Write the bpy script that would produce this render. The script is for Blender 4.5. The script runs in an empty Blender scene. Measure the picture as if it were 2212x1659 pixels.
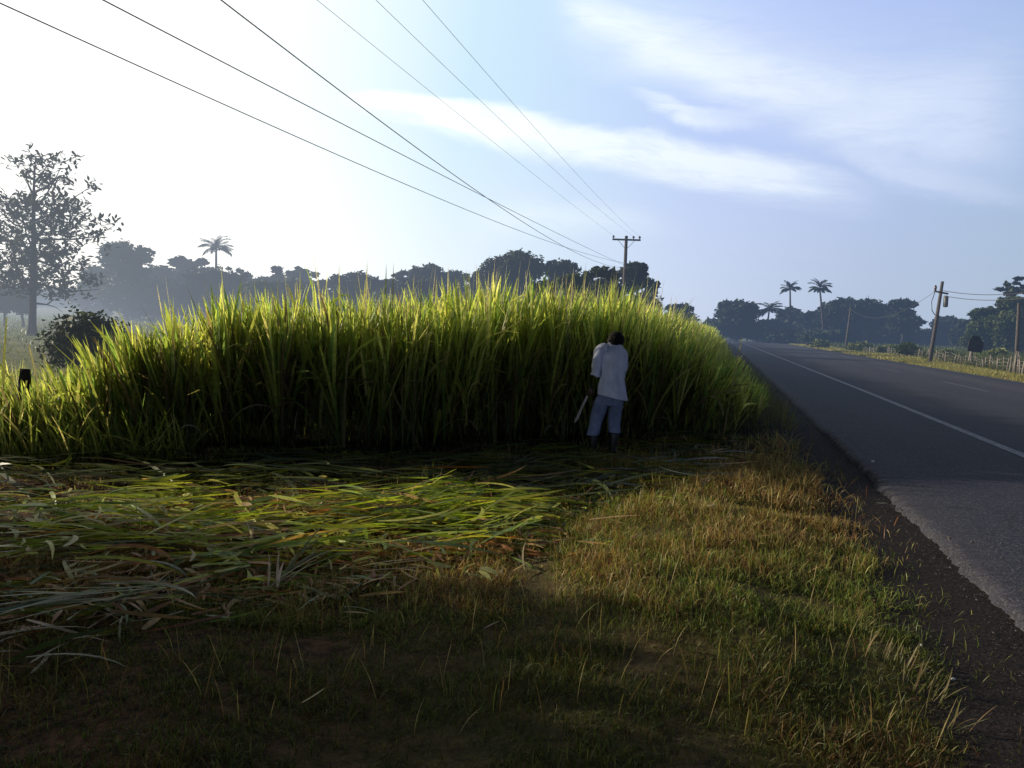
import bpy, bmesh, math, random
import numpy as np
from mathutils import Vector, Matrix, noise
rng = np.random.default_rng(7)
random.seed(7)
R = math.radians
sc = bpy.context.scene
COL = sc.collection

# ------------------------------------------------------------------ camera model
F, EYE, PIT, ROL = 1736.0, 1.55, R(-4.07), R(1.8)
def ray(U, V):
    x = (U-1106)/F; y = -(V-829.5)/F
    c, s = math.cos(ROL), math.sin(ROL)
    x2 = x*c-y*s; y2 = x*s+y*c
    cp, sp = math.cos(PIT), math.sin(PIT)
    return (x2, cp-y2*sp, sp+y2*cp)
def gp(U, V, z=0.0):
    r = ray(U, V); t = (z-EYE)/r[2]; return (r[0]*t, r[1]*t)
def at(U, V, Y):
    r = ray(U, V); t = Y/r[1]; return (r[0]*t, Y, EYE+r[2]*t)
def azel(U, V):
    r = Vector(ray(U, V)).normalized(); return math.atan2(r.x, r.y), math.asin(r.z)

TH = R(14.5)
DN = (math.cos(TH), -math.sin(TH)); DT = (math.sin(TH), math.cos(TH))
def nt(n, t): return (n*DN[0]+t*DT[0], n*DN[1]+t*DT[1])
def to_nt(x, y): return (x*DN[0]+y*DN[1], x*DT[0]+y*DT[1])
SUN_AZ, SUN_EL = R(-73), R(15)
SD = Vector((math.sin(SUN_AZ)*math.cos(SUN_EL), math.cos(SUN_AZ)*math.cos(SUN_EL), math.sin(SUN_EL)))

def sm(a, b, x):
    t = np.clip((np.asarray(x, float)-a)/(b-a), 0, 1); return t*t*(3-2*t)
def gz(x, y):
    """ground height"""
    x = np.asarray(x, float); y = np.asarray(y, float)
    n = x*DN[0]+y*DN[1]; t = x*DT[0]+y*DT[1]
    h = 3.6*sm(12, 60, -n)*sm(55, 170, y)
    h = h + 0.035*np.sin(x*1.7+0.6)*np.cos(y*1.3)*sm(1.2, 0.0, n) + 0.02*np.sin(x*4.1+y*2.3)*sm(1.0, 0.2, n)
    h = h + 0.08*sm(0.9, 0.1, n)*sm(-1.2, -0.2, n)*sm(11, 8, y)
    h = h + 0.25*sm(12.5, 15, n)*np.sin(t*0.11)*0.4
    return h
def gzf(x, y): return float(gz(x, y))

# ------------------------------------------------------------------ nodes
class NB:
    def __init__(s, tree): s.t = tree; s.n = tree.nodes; s.l = tree.links
    def new(s, typ, **kw):
        n = s.n.new(typ)
        for k, v in kw.items(): setattr(n, k, v)
        return n
    def put(s, sock, v):
        if v is None: return
        if isinstance(v, bpy.types.NodeSocket): s.l.new(v, sock)
        else:
            if hasattr(sock.default_value, '__len__') and not hasattr(v, '__len__'): v = [v]*len(sock.default_value)
            if hasattr(sock.default_value, '__len__') and len(sock.default_value) == 4 and len(v) == 3: v = list(v)+[1]
            sock.default_value = v
    def m(s, op, a, b=None, c=None, clamp=False):
        n = s.new('ShaderNodeMath', operation=op, use_clamp=clamp)
        s.put(n.inputs[0], a); s.put(n.inputs[1], b); s.put(n.inputs[2], c); return n.outputs[0]
    def vm(s, op, a, b=None, scale=None):
        n = s.new('ShaderNodeVectorMath', operation=op); s.put(n.inputs[0], a); s.put(n.inputs[1], b)
        if scale is not None: s.put(n.inputs[3], scale)
        return n.outputs['Value'] if op in ('DOT_PRODUCT', 'LENGTH', 'DISTANCE') else n.outputs[0]
    def mix(s, f, a, b, blend='MIX'):
        n = s.new('ShaderNodeMix', data_type='RGBA', blend_type=blend)
        s.put(n.inputs[0], f); s.put(n.inputs[6], a); s.put(n.inputs[7], b); return n.outputs[2]
    def mr(s, v, a, b, c, d, smooth=False):
        n = s.new('ShaderNodeMapRange'); n.interpolation_type = 'SMOOTHSTEP' if smooth else 'LINEAR'
        for i, x in enumerate((v, a, b, c, d)): s.put(n.inputs[i], x)
        return n.outputs[0]
    def noise(s, vec, scale, detail=4, rough=.55, dist=0):
        n = s.new('ShaderNodeTexNoise'); s.put(n.inputs['Vector'], vec); s.put(n.inputs['Scale'], scale)
        s.put(n.inputs['Detail'], detail); s.put(n.inputs['Roughness'], rough); s.put(n.inputs['Distortion'], dist); return n.outputs[0]
    def ramp(s, f, stops, interp='LINEAR'):
        n = s.new('ShaderNodeValToRGB'); cr = n.color_ramp; cr.interpolation = interp
        while len(cr.elements) < len(stops): cr.elements.new(0.5)
        for e, (p, c) in zip(cr.elements, stops): e.position = p; e.color = tuple(c)+(1,)
        s.put(n.inputs[0], f); return n.outputs[0]
    def sep(s, v):
        n = s.new('ShaderNodeSeparateXYZ'); s.put(n.inputs[0], v); return n.outputs
    def comb(s, x, y, z):
        n = s.new('ShaderNodeCombineXYZ'); s.put(n.inputs[0], x); s.put(n.inputs[1], y); s.put(n.inputs[2], z); return n.outputs[0]

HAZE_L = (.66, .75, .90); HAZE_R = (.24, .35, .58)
def haze_glow_group():
    """haze painted into the surface: emission mixed in with world distance"""
    g = bpy.data.node_groups.new('haze_glow', 'ShaderNodeTree')
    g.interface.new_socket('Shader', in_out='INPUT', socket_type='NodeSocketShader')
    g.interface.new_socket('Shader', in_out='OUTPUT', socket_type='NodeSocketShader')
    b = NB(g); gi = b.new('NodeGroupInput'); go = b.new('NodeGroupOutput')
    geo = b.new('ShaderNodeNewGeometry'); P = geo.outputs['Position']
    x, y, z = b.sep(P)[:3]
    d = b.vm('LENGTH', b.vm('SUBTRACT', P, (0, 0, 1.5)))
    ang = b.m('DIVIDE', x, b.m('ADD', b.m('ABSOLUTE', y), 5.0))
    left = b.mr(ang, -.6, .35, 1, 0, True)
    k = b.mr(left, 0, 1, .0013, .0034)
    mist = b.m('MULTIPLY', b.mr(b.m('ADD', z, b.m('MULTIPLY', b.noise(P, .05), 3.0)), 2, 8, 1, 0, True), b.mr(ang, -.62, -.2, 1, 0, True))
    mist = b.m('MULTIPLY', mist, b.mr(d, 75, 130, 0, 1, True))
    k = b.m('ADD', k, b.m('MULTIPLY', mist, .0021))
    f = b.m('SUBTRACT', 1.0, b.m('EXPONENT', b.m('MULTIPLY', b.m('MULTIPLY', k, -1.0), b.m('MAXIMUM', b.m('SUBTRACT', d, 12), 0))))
    e = b.new('ShaderNodeEmission'); b.put(e.inputs[0], b.mix(left, HAZE_R, HAZE_L));  # glow put into each surface to stand for haze and ground mist
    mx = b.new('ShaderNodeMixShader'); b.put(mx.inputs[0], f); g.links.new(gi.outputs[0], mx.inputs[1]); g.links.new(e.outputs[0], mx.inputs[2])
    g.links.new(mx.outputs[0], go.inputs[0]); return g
HAZE_GLOW = haze_glow_group()

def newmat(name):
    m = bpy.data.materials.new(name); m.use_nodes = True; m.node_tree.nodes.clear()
    b = NB(m.node_tree); out = b.new('ShaderNodeOutputMaterial'); a = b.new('ShaderNodeGroup'); a.node_tree = HAZE_GLOW
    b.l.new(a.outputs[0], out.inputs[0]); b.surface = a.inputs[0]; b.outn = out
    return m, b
def principled(b, col, rough=.8, spec=.3, bump=None, metallic=0):
    p = b.new('ShaderNodeBsdfPrincipled'); b.put(p.inputs['Base Color'], col); b.put(p.inputs['Roughness'], rough)
    b.put(p.inputs['Specular IOR Level'], spec); b.put(p.inputs['Metallic'], metallic)
    if bump is not None:
        n = b.new('ShaderNodeBump'); b.put(n.inputs['Height'], bump[0]); b.put(n.inputs['Strength'], bump[1]); b.put(n.inputs['Distance'], bump[2])
        b.l.new(n.outputs[0], p.inputs['Normal'])
    return p.outputs[0]
def leafmat(name, trans=.5, gain=1.0, rough=.45, spec=.35, tgain=(1.25, 1.2, .6)):
    """blade / leaf material, colour from the 'tint' attribute of each blade"""
    m, b = newmat(name)
    at_ = b.new('ShaderNodeAttribute', attribute_name='tint'); c = at_.outputs['Color']
    geo = b.new('ShaderNodeNewGeometry')
    v = b.mr(b.noise(geo.outputs['Position'], 23.0, 2), .3, .7, .75*gain, 1.25*gain)
    c = b.vm('SCALE', c, scale=v)
    p = principled(b, c, rough, spec)
    t = b.new('ShaderNodeBsdfTranslucent'); b.put(t.inputs[0], b.vm('MULTIPLY', c, tgain))
    mx = b.new('ShaderNodeMixShader'); b.put(mx.inputs[0], trans); b.l.new(p, mx.inputs[1]); b.l.new(t.outputs[0], mx.inputs[2])
    b.l.new(mx.outputs[0], b.surface); return m
def simplemat(name, c1, c2, scale=6, rough=.85, spec=.25, bump=.4, stretch=(1, 1, 1), dist=.01, metallic=0):
    m, b = newmat(name)
    tc = b.new('ShaderNodeTexCoord'); v = b.vm('MULTIPLY', tc.outputs['Object'], stretch)
    n = b.noise(v, scale, 6, .62); c = b.mix(b.mr(n, .3, .7, 0, 1), c1, c2)
    b.l.new(principled(b, c, rough, spec, (n, bump, dist), metallic), b.surface); return m

M = {}
M['cane'] = leafmat('cane_leaf', .62, 1.08, tgain=(1.45, 1.42, 1.05))
M['lawn'] = leafmat('lawn_blade', .35, .9, spec=.2)
M['cut'] = leafmat('cut_blade', .38, 1.0, spec=.4)
M['crown'] = leafmat('crown_leaf', .25, 1.0, .6, .2, (1.1, 1.1, .7))
M['bark'] = simplemat('bark', (.03, .024, .02), (.085, .07, .06), 5, stretch=(1, 1, .25))
M['pole_wood'] = simplemat('pole_wood', (.05, .045, .042), (.14, .125, .115), 9, stretch=(3, 3, .2))
M['stake_wood'] = simplemat('stake_wood', (.11, .095, .08), (.32, .28, .24), 9, stretch=(2, 2, .3))
M['post_wood'] = simplemat('post_wood', (.012, .01, .009), (.04, .033, .028), 12, stretch=(2, 2, .3))
M['metal'] = simplemat('galvanised', (.07, .075, .08), (.15, .155, .16), 8, .5, .5)
M['ceramic'] = simplemat('ceramic', (.05, .035, .03), (.09, .065, .055), 10, .25, .5, .05)
M['wire'] = simplemat('wire', (.26, .27, .27), (.34, .35, .35), 1, .6, .4, 0)
M['sign'] = simplemat('sign_back', (.014, .016, .014), (.035, .036, .03), 4, .6, .3, .1)
M['shirt'] = simplemat('shirt_cloth', (.34, .37, .48), (.56, .58, .70), 6, .95, .1, .9, stretch=(1.4, 1, .8), dist=.05)
M['denim'] = simplemat('denim', (.09, .12, .20), (.20, .24, .36), 9, .95, .1, .8, dist=.04)
M['skin'] = simplemat('skin', (.075, .040, .028), (.105, .06, .042), 14, .5, .4, .05)
M['hair'] = simplemat('hair', (.004, .004, .004), (.010, .009, .009), 120, .85, .15, .8, dist=.004)
M['rubber'] = simplemat('rubber', (.006, .006, .007), (.014, .014, .015), 8, .45, .4, .1)
M['steel'] = simplemat('blade_steel', (.16, .14, .13), (.32, .29, .27), 14, .45, .5, .1, metallic=.8)
M['plastic'] = simplemat('handle', (.012, .012, .013), (.02, .02, .02), 14, .5)
M['stone'] = simplemat('pebble', (.05, .045, .05), (.15, .14, .145), 30, .9)
M['litter'] = simplemat('pale_stone', (.5, .5, .55), (.7, .7, .74), 30, .9)

# ------------------------------------------------------------------ mesh helpers
def mesh_from(name, V, Fq, mat, parent=None, tint=None, smooth=False):
    me = bpy.data.meshes.new(name)
    V = np.asarray(V, np.float32).reshape(-1, 3)
    if isinstance(Fq, np.ndarray):
        nf, k = Fq.shape
        me.vertices.add(len(V)); me.vertices.foreach_set('co', V.ravel())
        me.loops.add(nf*k); me.loops.foreach_set('vertex_index', Fq.astype(np.int32).ravel())
        me.polygons.add(nf); me.polygons.foreach_set('loop_start', np.arange(0, nf*k, k, dtype=np.int32))
        me.polygons.foreach_set('loop_total', np.full(nf, k, np.int32))
        me.update(calc_edges=True)
    else:
        me.from_pydata([tuple(v) for v in V], [], Fq); me.update()
    if smooth: me.polygons.foreach_set('use_smooth', np.ones(len(me.polygons), bool))
    if tint is not None:
        a = me.color_attributes.new('tint', 'FLOAT_COLOR', 'POINT')
        c = np.ones((len(V), 4), np.float32); c[:, :3] = np.asarray(tint).reshape(-1, 3); a.data.foreach_set('color', c.ravel())
    me.materials.append(mat)
    o = bpy.data.objects.new(name, me); COL.objects.link(o)
    if parent is not None: o.parent = parent
    return o
def tag(o, label=None, cat=None, group=None, kind=None):
    if label: o['label'] = label
    if cat: o['category'] = cat
    if group: o['group'] = group
    if kind: o['kind'] = kind
    return o
def empty(name, loc, label, cat, group=None):
    o = bpy.data.objects.new(name, None); o.empty_display_size = .2; COL.objects.link(o); o.location = loc
    return tag(o, label, cat, group)

def ribbons(P0, head, tilt, bend, L, W, S=4, c0=None, c1=None, twist=None, power=1.3, hb=None, wprof=None):
    """N blades; head azimuth, tilt from vertical, extra bend at the tip. returns V, F, C"""
    N = len(P0); s = np.linspace(0, 1, S+1)
    th = tilt[:, None]+bend[:, None]*(s[None, :]**power)
    if hb is None: hb = rng.normal(0, .18, N)
    hd_ = head[:, None]+hb[:, None]*s[None, :]**1.2
    ds = (L/S)[:, None]
    thm = (th[:, 1:]+th[:, :-1])/2; hm_ = (hd_[:, 1:]+hd_[:, :-1])/2
    rx = np.concatenate([np.zeros((N, 1)), np.cumsum(np.sin(thm)*np.sin(hm_)*ds, 1)], 1)
    ry = np.concatenate([np.zeros((N, 1)), np.cumsum(np.sin(thm)*np.cos(hm_)*ds, 1)], 1)
    hx, hy = np.sin(hd_), np.cos(hd_)
    z = np.concatenate([np.zeros((N, 1)), np.cumsum(np.cos(thm)*ds, 1)], 1)
    C = np.stack([P0[:, 0:1]+rx, P0[:, 1:2]+ry, P0[:, 2:3]+z], -1)
    T = np.stack([np.sin(th)*hx, np.sin(th)*hy, np.cos(th)], -1)
    side = np.stack([hy, -hx, np.zeros_like(hx)], -1)
    if twist is not None:
        ta = twist[:, None]*(.4+.6*s[None, :]) if np.ndim(twist) == 1 else twist
        nrm = np.cross(T, side)
        side = side*np.cos(ta)[..., None]+nrm*np.sin(ta)[..., None]
    if wprof is None: wprof = np.interp(s, [0, .15, .5, .8, 1], [.55, .9, 1, .6, .04])
    hw = (W[:, None]*wprof[None, :]/2)[..., None]
    V = np.stack([C-side*hw, C+side*hw], 2)       # N,S+1,2,3
    idx = np.arange(N*(S+1)*2).reshape(N, S+1, 2)
    Fq = np.stack([idx[:, :-1, 0], idx[:, :-1, 1], idx[:, 1:, 1], idx[:, 1:, 0]], -1).reshape(-1, 4)
    Cc = (c0[:, None, :]*(1-s[None, :, None])+c1[:, None, :]*s[None, :, None])[:, :, None, :]*np.ones((1, 1, 2, 1))
    return V.reshape(-1, 3), Fq, Cc.reshape(-1, 3)
class Acc:
    def __init__(s): s.V = []; s.F = []; s.C = []; s.n = 0
    def add(s, V, Fq, C): s.V.append(V); s.F.append(Fq+s.n); s.C.append(C); s.n += len(V)
    def build(s, name, mat, parent=None): return mesh_from(name, np.concatenate(s.V), np.concatenate(s.F), mat, parent, np.concatenate(s.C))
def palette(N, cols, w, var=.18):
    cols = np.array(cols, float); k = rng.choice(len(cols), N, p=np.array(w)/sum(w))
    return cols[k]*(1+var*rng.standard_normal((N, 1))).clip(.4, 1.8)
def U_(a, b, n): return rng.uniform(a, b, n)

def tube(pts, rad, sides=8, closed=True):
    """tapered tube along points"""
    pts = [Vector(p) for p in pts]; V = []; Fq = []
    up = Vector((0, 0, 1))
    for i, p in enumerate(pts):
        d = (pts[min(i+1, len(pts)-1)]-pts[max(i-1, 0)]).normalized()
        a = d.cross(up if abs(d.z) < .95 else Vector((0, 1, 0))).normalized(); b_ = d.cross(a).normalized()
        if i and V and (a.dot(pa) < 0): a = -a; b_ = -b_
        pa = a
        for k in range(sides):
            t = 2*math.pi*k/sides; V.append(p+(a*math.cos(t)+b_*math.sin(t))*rad[i])
    for i in range(len(pts)-1):
        for k in range(sides):
            k2 = (k+1) % sides; Fq.append((i*sides+k, i*sides+k2, (i+1)*sides+k2, (i+1)*sides+k))
    if closed: Fq.append(tuple(range(sides))[::-1]); Fq.append(tuple((len(pts)-1)*sides+k for k in range(sides)))
    return V, Fq
class PM:
    """polygon mesh collector"""
    def __init__(s): s.V = []; s.F = []
    def add(s, vf):
        o = len(s.V); s.V += [Vector(v) for v in vf[0]]; s.F += [tuple(i+o for i in f) for f in vf[1]]; return s
    def box(s, c, size, rot=None):
        c = Vector(c); h = Vector(size)/2; V = []
        for dx in (-1, 1):
            for dy in (-1, 1):
                for dz in (-1, 1):
                    v = Vector((dx*h.x, dy*h.y, dz*h.z)); V.append(c+(rot @ v if rot else v))
        return s.add((V, [(0, 1, 3, 2), (4, 6, 7, 5), (0, 4, 5, 1), (2, 3, 7, 6), (0, 2, 6, 4), (1, 5, 7, 3)]))
    def build(s, name, mat, parent=None, smooth=True, bevel=0):
        o = mesh_from(name, [tuple(v) for v in s.V], s.F, mat, parent, smooth=smooth)
        if bevel:
            m = o.modifiers.new('bevel', 'BEVEL'); m.width = bevel; m.segments = 2
        return o
def rel(pts, loc): return [Vector(p)-Vector(loc) for p in pts]

# ------------------------------------------------------------------ world: dawn sky
w = bpy.data.worlds.new('World'); sc.world = w; w.use_nodes = True
b = NB(w.node_tree); b.n.clear()
wo = b.new('ShaderNodeOutputWorld'); bg = b.new('ShaderNodeBackground'); b.l.new(bg.outputs[0], wo.inputs[0])
sky = b.new('ShaderNodeTexSky', sky_type='NISHITA'); sky.sun_disc = False
sky.sun_elevation = SUN_EL; sky.sun_rotation = SUN_AZ; sky.air_density = 1.0; sky.dust_density = 1.5; sky.ozone_density = 1.5
tc = b.new('ShaderNodeTexCoord'); D = b.vm('NORMALIZE', tc.outputs['Generated'])
dx, dy, dz = b.sep(D)[:3]
g = b.vm('DOT_PRODUCT', D, tuple(SD))
g01 = b.mr(g, -1, 1, 0, 1)
grad = b.ramp(g01, [(0, (.06, .09, .19)), (.30, (.34, .44, .68)), (.37, (.37, .52, .78)), (.47, (.45, .58, .93)), (.56, (.52, .65, 1.02)),
                    (.64, (.62, .80, 1.04)), (.70, (.68, .90, 1.04)), (.76, (.96, 1.08, 1.12)), (.82, (1.2, 1.2, 1.2)), (1, (1.2, 1.17, 1.1))])
boost = b.mr(g, .55, 1.0, 1.0, 1.25, True)
grad = b.vm('SCALE', grad, scale=boost)
# pale lavender band along the horizon
hz = b.mr(dz, .0, .30, 1, 0, True)
hcol = b.ramp(g01, [(0, (.12, .14, .22)), (.33, (.41, .51, .63)), (.45, (.49, .58, .74)), (.55, (.64, .73, .90)), (.63, (.76, .88, 1.0)), (.70, (1.0, 1.06, 1.12)), (.77, (1.25, 1.25, 1.22)), (1, (1.2, 1.15, 1.0))])
grad = b.mix(b.m('MULTIPLY', hz, .85), grad, hcol)
nis = b.vm('SCALE', sky.outputs[0], scale=.10)
base = b.mix(.93, nis, grad)
# cirrus: streaks in azimuth / elevation
AZ = b.m('ARCTAN2', dx, dy); EL = b.m('ARCSINE', dz)
nv = b.comb(b.m('MULTIPLY', AZ, 1.0), b.m('MULTIPLY', EL, 2.6), 0)
rotn = b.new('ShaderNodeVectorRotate', rotation_type='Z_AXIS'); b.put(rotn.inputs['Vector'], nv); rotn.inputs['Angle'].default_value = .38
nz = b.noise(rotn.outputs[0], 5.0, 7, .58, .5); nf = b.noise(b.vm('MULTIPLY', rotn.outputs[0], (.7, 1.6, 1)), 17.0, 7, .64, 1.2)
wob = b.m('MULTIPLY', b.m('SUBTRACT', nz, .5), .06)
def band(pts, soft_lo, soft_hi, amp):
    az0, az1 = -.75, .95; A = [azel(u, v) for u, v, _ in pts]
    az = b.mr(AZ, az0, az1, 0, 1)
    def fc(vals, lo, hi):
        n = b.new('ShaderNodeFloatCurve'); c = n.mapping.curves[0]
        ps = sorted([((a[0]-az0)/(az1-az0), (v-lo)/(hi-lo)) for a, v in zip(A, vals)])
        c.points[0].location = ps[0]; c.points[1].location = ps[-1]
        for p_ in ps[1:-1]: c.points.new(*p_)
        n.mapping.extend = 'HORIZONTAL'; n.mapping.update(); b.put(n.inputs['Value'], az)
        return b.mr(n.outputs[0], 0, 1, lo, hi)
    ce = fc([a[1] for a in A], -.1, .9); wd = fc([p[2]/F for p in pts], 0, .2)
    q = b.m('DIVIDE', b.m('SUBTRACT', b.m('ADD', EL, wob), ce), b.m('ADD', wd, .001))
    up = b.mr(q, 1.0-soft_hi, 1.0, 1, 0, True); dn = b.mr(q, -1.0, -1.0+soft_lo, 0, 1, True)
    k = b.m('MULTIPLY', up, dn)
    a0, a1 = min(a[0] for a in A), max(a[0] for a in A)
    k = b.m('MULTIPLY', k, b.m('MULTIPLY', b.mr(AZ, a0-.01, a0+.06, 0, 1, True), b.mr(AZ, a1-.10, a1+.04, 1, 0, True)))
    tex = b.mr(b.m('ADD', b.m('MULTIPLY', nz, .56), b.m('MULTIPLY', nf, .44)), .30, .64, .42, 1.0, True)
    return b.m('MULTIPLY', b.m('MULTIPLY', k, tex), amp)
bands = [band([(730, 222, 22), (850, 228, 38), (1000, 252, 52), (1150, 292, 56), (1300, 322, 60), (1500, 362, 66), (1700, 398, 60), (1880, 432, 40)], 1.0, .55, 1.15),
         band([(1190, -10, 30), (1300, 45, 50), (1450, 110, 70), (1600, 165, 85), (1750, 210, 95), (1950, 250, 110), (2230, 300, 120)], 1.3, 1.1, 1.05),
         band([(1350, 195, 14), (1430, 230, 24), (1520, 255, 26), (1640, 262, 24)], .9, .6, .85),
         band([(1700, 300, 40), (1850, 280, 75), (2000, 230, 100), (2230, 160, 130)], 1.1, 1.0, .95),
         band([(1780, 330, 30), (1950, 370, 45), (2150, 410, 40), (2240, 425, 30)], 1.0, .9, .6),
         band([(1000, 480, 50), (1200, 470, 60), (1330, 470, 50), (1450, 500, 40)], 1.0, 1.0, .4)]
bands.append(band([(1180, 40, 90), (1500, 110, 150), (1800, 190, 190), (2240, 210, 230)], 1.2, 1.2, .62))
cl = bands[0]
for k_ in bands[1:]: cl = b.m('ADD', cl, b.m('MULTIPLY', k_, b.m('SUBTRACT', 1.0, cl)))
away = b.mr(b.m('ABSOLUTE', b.m('SUBTRACT', AZ, .1)), .7, 1.2, 0, 1, True)
rest = b.m('MULTIPLY', b.mr(nz, .5, .75, 0, .6), away)
cl = b.m('MAXIMUM', cl, rest)
ccol = b.ramp(g01, [(0, (.3, .33, .42)), (.33, (.58, .69, .88)), (.45, (.67, .77, .98)), (.56, (.86, .95, 1.04)), (.64, (.95, 1.04, 1.06)), (.75, (1.2, 1.25, 1.25)), (1, (1.8, 1.7, 1.6))])
base = b.mix(b.m('MINIMUM', cl, 1.0), base, ccol)
# sky light shaped: darker overhead and behind, low unseen band raised to fill cane
low = b.mr(dz, .10, .42, 1, 0, True)
back_ = b.mr(dy, -.2, .6, 0, 1, True)
sky_gain = b.m('MULTIPLY', b.m('ADD', back_, b.m('MULTIPLY', b.m('SUBTRACT', 1.0, back_), b.mr(low, 0, 1, .10, 1.45))), b.mr(dz, .38, .66, 1, .13, True))
base = b.vm('SCALE', base, scale=sky_gain)
b.put(bg.inputs[0], base); bg.inputs[1].default_value = 1.0
w.cycles.sampling_method = 'MANUAL'; w.cycles.sample_map_resolution = 512

sl = bpy.data.lights.new('sun', 'SUN'); sl.energy = 5.0; sl.angle = R(.6); sl.color = (1, .87, .66)
so = bpy.data.objects.new('sun', sl); COL.objects.link(so); so.rotation_euler = SD.to_track_quat('Z', 'Y').to_euler(); so.location = (-20, 10, 20)

# ------------------------------------------------------------------ ground, road
def strip(name, tlist, nl, nr, zf, mat, kind='structure', sub=1):
    V = []; Fq = []
    for t in tlist:
        for k in range(sub+1):
            n = nl(t)+(nr(t)-nl(t))*k/sub; x, y = bendnt(n, t); V.append((x, y, zf(n, t)))
    for i in range(len(tlist)-1):
        for k in range(sub):
            a = i*(sub+1)+k; Fq.append((a, a+1, a+sub+2, a+sub+1))
    o = mesh_from(name, V, Fq, mat); o['kind'] = kind; return o
def bendnt(n, t):
    """road frame with a gentle right-hand bend after t = 150"""
    if t <= 150: return nt(n, t)
    s = t-150; Rr = 260.0; a = min(s/Rr, 1.2); cx, cy = nt(Rr, 150)
    ang = math.pi/2+TH*0  # start direction along DT
    ox = -DN[0]*math.cos(a)+DT[0]*math.sin(a); oy = -DN[1]*math.cos(a)+DT[1]*math.sin(a)
    rest_ = s-a*Rr
    x = cx+ox*(Rr-n); y = cy+oy*(Rr-n)
    tx = DN[0]*math.sin(a)+DT[0]*math.cos(a); ty = DN[1]*math.sin(a)+DT[1]*math.cos(a)
    return (x+tx*rest_, y+ty*rest_)

m, b = newmat('ground_soil'); geo = b.new('ShaderNodeNewGeometry'); P = geo.outputs['Position']
px, py, pz = b.sep(P)[:3]
nn = b.m('ADD', b.m('MULTIPLY', px, DN[0]), b.m('MULTIPLY', py, DN[1]))
n1 = b.noise(P, 2.2, 6, .6); n2 = b.noise(P, .16, 5, .6); n3 = b.noise(P, 40, 4, .7)
soil = b.mix(b.mr(n1, .35, .65, 0, 1), (.012, .009, .006), (.034, .022, .012))
field = b.mix(b.mr(n2, .35, .65, 0, 1), (.13, .16, .04), (.28, .27, .09)); field = b.mix(b.mr(n1, .4, .7, 0, .6), field, (.05, .06, .022))
verge = b.mix(b.mr(n2, .4, .6, 0, 1), (.28, .26, .09), (.38, .30, .16)); verge = b.mix(b.mr(n1, .4, .65, 0, .7), verge, (.09, .10, .035))
thatch = b.mix(b.mr(b.noise(P, 9, 5, .65), .35, .65, 0, 1), (.055, .04, .018), (.17, .125, .055)); thatch = b.mix(b.mr(n1, .42, .6, 0, .6), thatch, (.05, .06, .02))
brown = b.mix(b.mr(b.noise(P, 14, 5, .7), .38, .62, 0, 1), (.022, .013, .009), (.17, .085, .045))
soil = b.mix(b.mr(b.m('ADD', nn, b.m('MULTIPLY', n1, 1.2)), -1.6, -.2, 0, 1, True), brown, thatch); soil = b.mix(b.mr(py, 7.0, 7.9, 0, .9, True), soil, (.012, .011, .007))  # ground towards the stand darkened to stand for the cane's shadow
c = b.mix(b.mr(py, 14, 20, 0, 1, True), soil, field); c = b.mix(b.mr(nn, 10.5, 11.2, 0, 1), c, verge); c = b.mix(b.mr(nn, 18, 24, 0, 1), c, field)
dirt = b.mix(b.mr(n3, .4, .65, 0, 1), (.015, .012, .012), (.048, .038, .036))
dm = b.m('MULTIPLY', b.mr(b.m('ADD', nn, b.m('MULTIPLY', b.m('SUBTRACT', n1, .5), .5)), .75, 1.0, 0, 1, True), b.mr(nn, 2.6, 2.7, 1, 0))
c = b.mix(dm, c, dirt)
b.l.new(principled(b, c, .95, .15, (n3, .8, .02)), b.surface); M['ground'] = m

def axis(fine, coarse_end, step):
    a = list(np.arange(-fine, fine+1e-6, step)); x = fine; d = step
    pos = []
    while x < coarse_end: d *= 1.22; x += d; pos.append(x)
    return np.array([-p for p in pos[::-1]]+a+pos)
ax = axis(16, 3000, .4)
X, Y = np.meshgrid(ax, ax); Z = gz(X, Y)
na = to_nt(X, Y); Z = np.where((na[0] > 1.66) & (na[0] < 11.2), -.03, Z)
N = len(ax); idx = np.arange(N*N).reshape(N, N)
Fq = np.stack([idx[:-1, :-1], idx[:-1, 1:], idx[1:, 1:], idx[1:, :-1]], -1).reshape(-1, 4)
o = mesh_from('ground', np.stack([X, Y, Z], -1), Fq, M['ground'], smooth=True); o['kind'] = 'structure'

m, b = newmat('asphalt'); geo = b.new('ShaderNodeNewGeometry'); P = geo.outputs['Position']
px, py, pz = b.sep(P)[:3]
nn = b.m('ADD', b.m('MULTIPLY', px, DN[0]), b.m('MULTIPLY', py, DN[1])); tt = b.m('ADD', b.m('MULTIPLY', px, DT[0]), b.m('MULTIPLY', py, DT[1]))
vr = b.new('ShaderNodeTexVoronoi'); b.put(vr.inputs['Vector'], P); b.put(vr.inputs['Scale'], 75.0)
agg = b.mr(vr.outputs['Distance'], .0, .6, 1, 0); big = b.noise(b.comb(nn, b.m('MULTIPLY', tt, .12), 0), 1.1, 6, .6)
c = b.mix(b.mr(big, .3, .7, 0, 1), (.014, .018, .040), (.031, .035, .060))
c = b.mix(b.mr(b.sep(vr.outputs['Color'])[0], .60, 1, 0, .9), c, (.105, .10, .125)); c = b.mix(b.mr(b.sep(vr.outputs['Color'])[1], .6, 1, 0, .6), c, (.006, .006, .010))
c = b.mix(b.mr(b.noise(P, .9, 6, .7), .58, .68, 0, .55), c, (.018, .018, .024))
tr = b.m('MULTIPLY', b.mr(b.m('ABSOLUTE', b.m('SUBTRACT', nn, 9.3)), 0, 1.2, 1, 0, True), .5)
c = b.mix(tr, c, (.085, .078, .088))
ed = b.mr(b.m('ADD', nn, b.m('MULTIPLY', b.noise(P, 3, 5), .6)), 1.9, 2.4, .35, 0, True)
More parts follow.
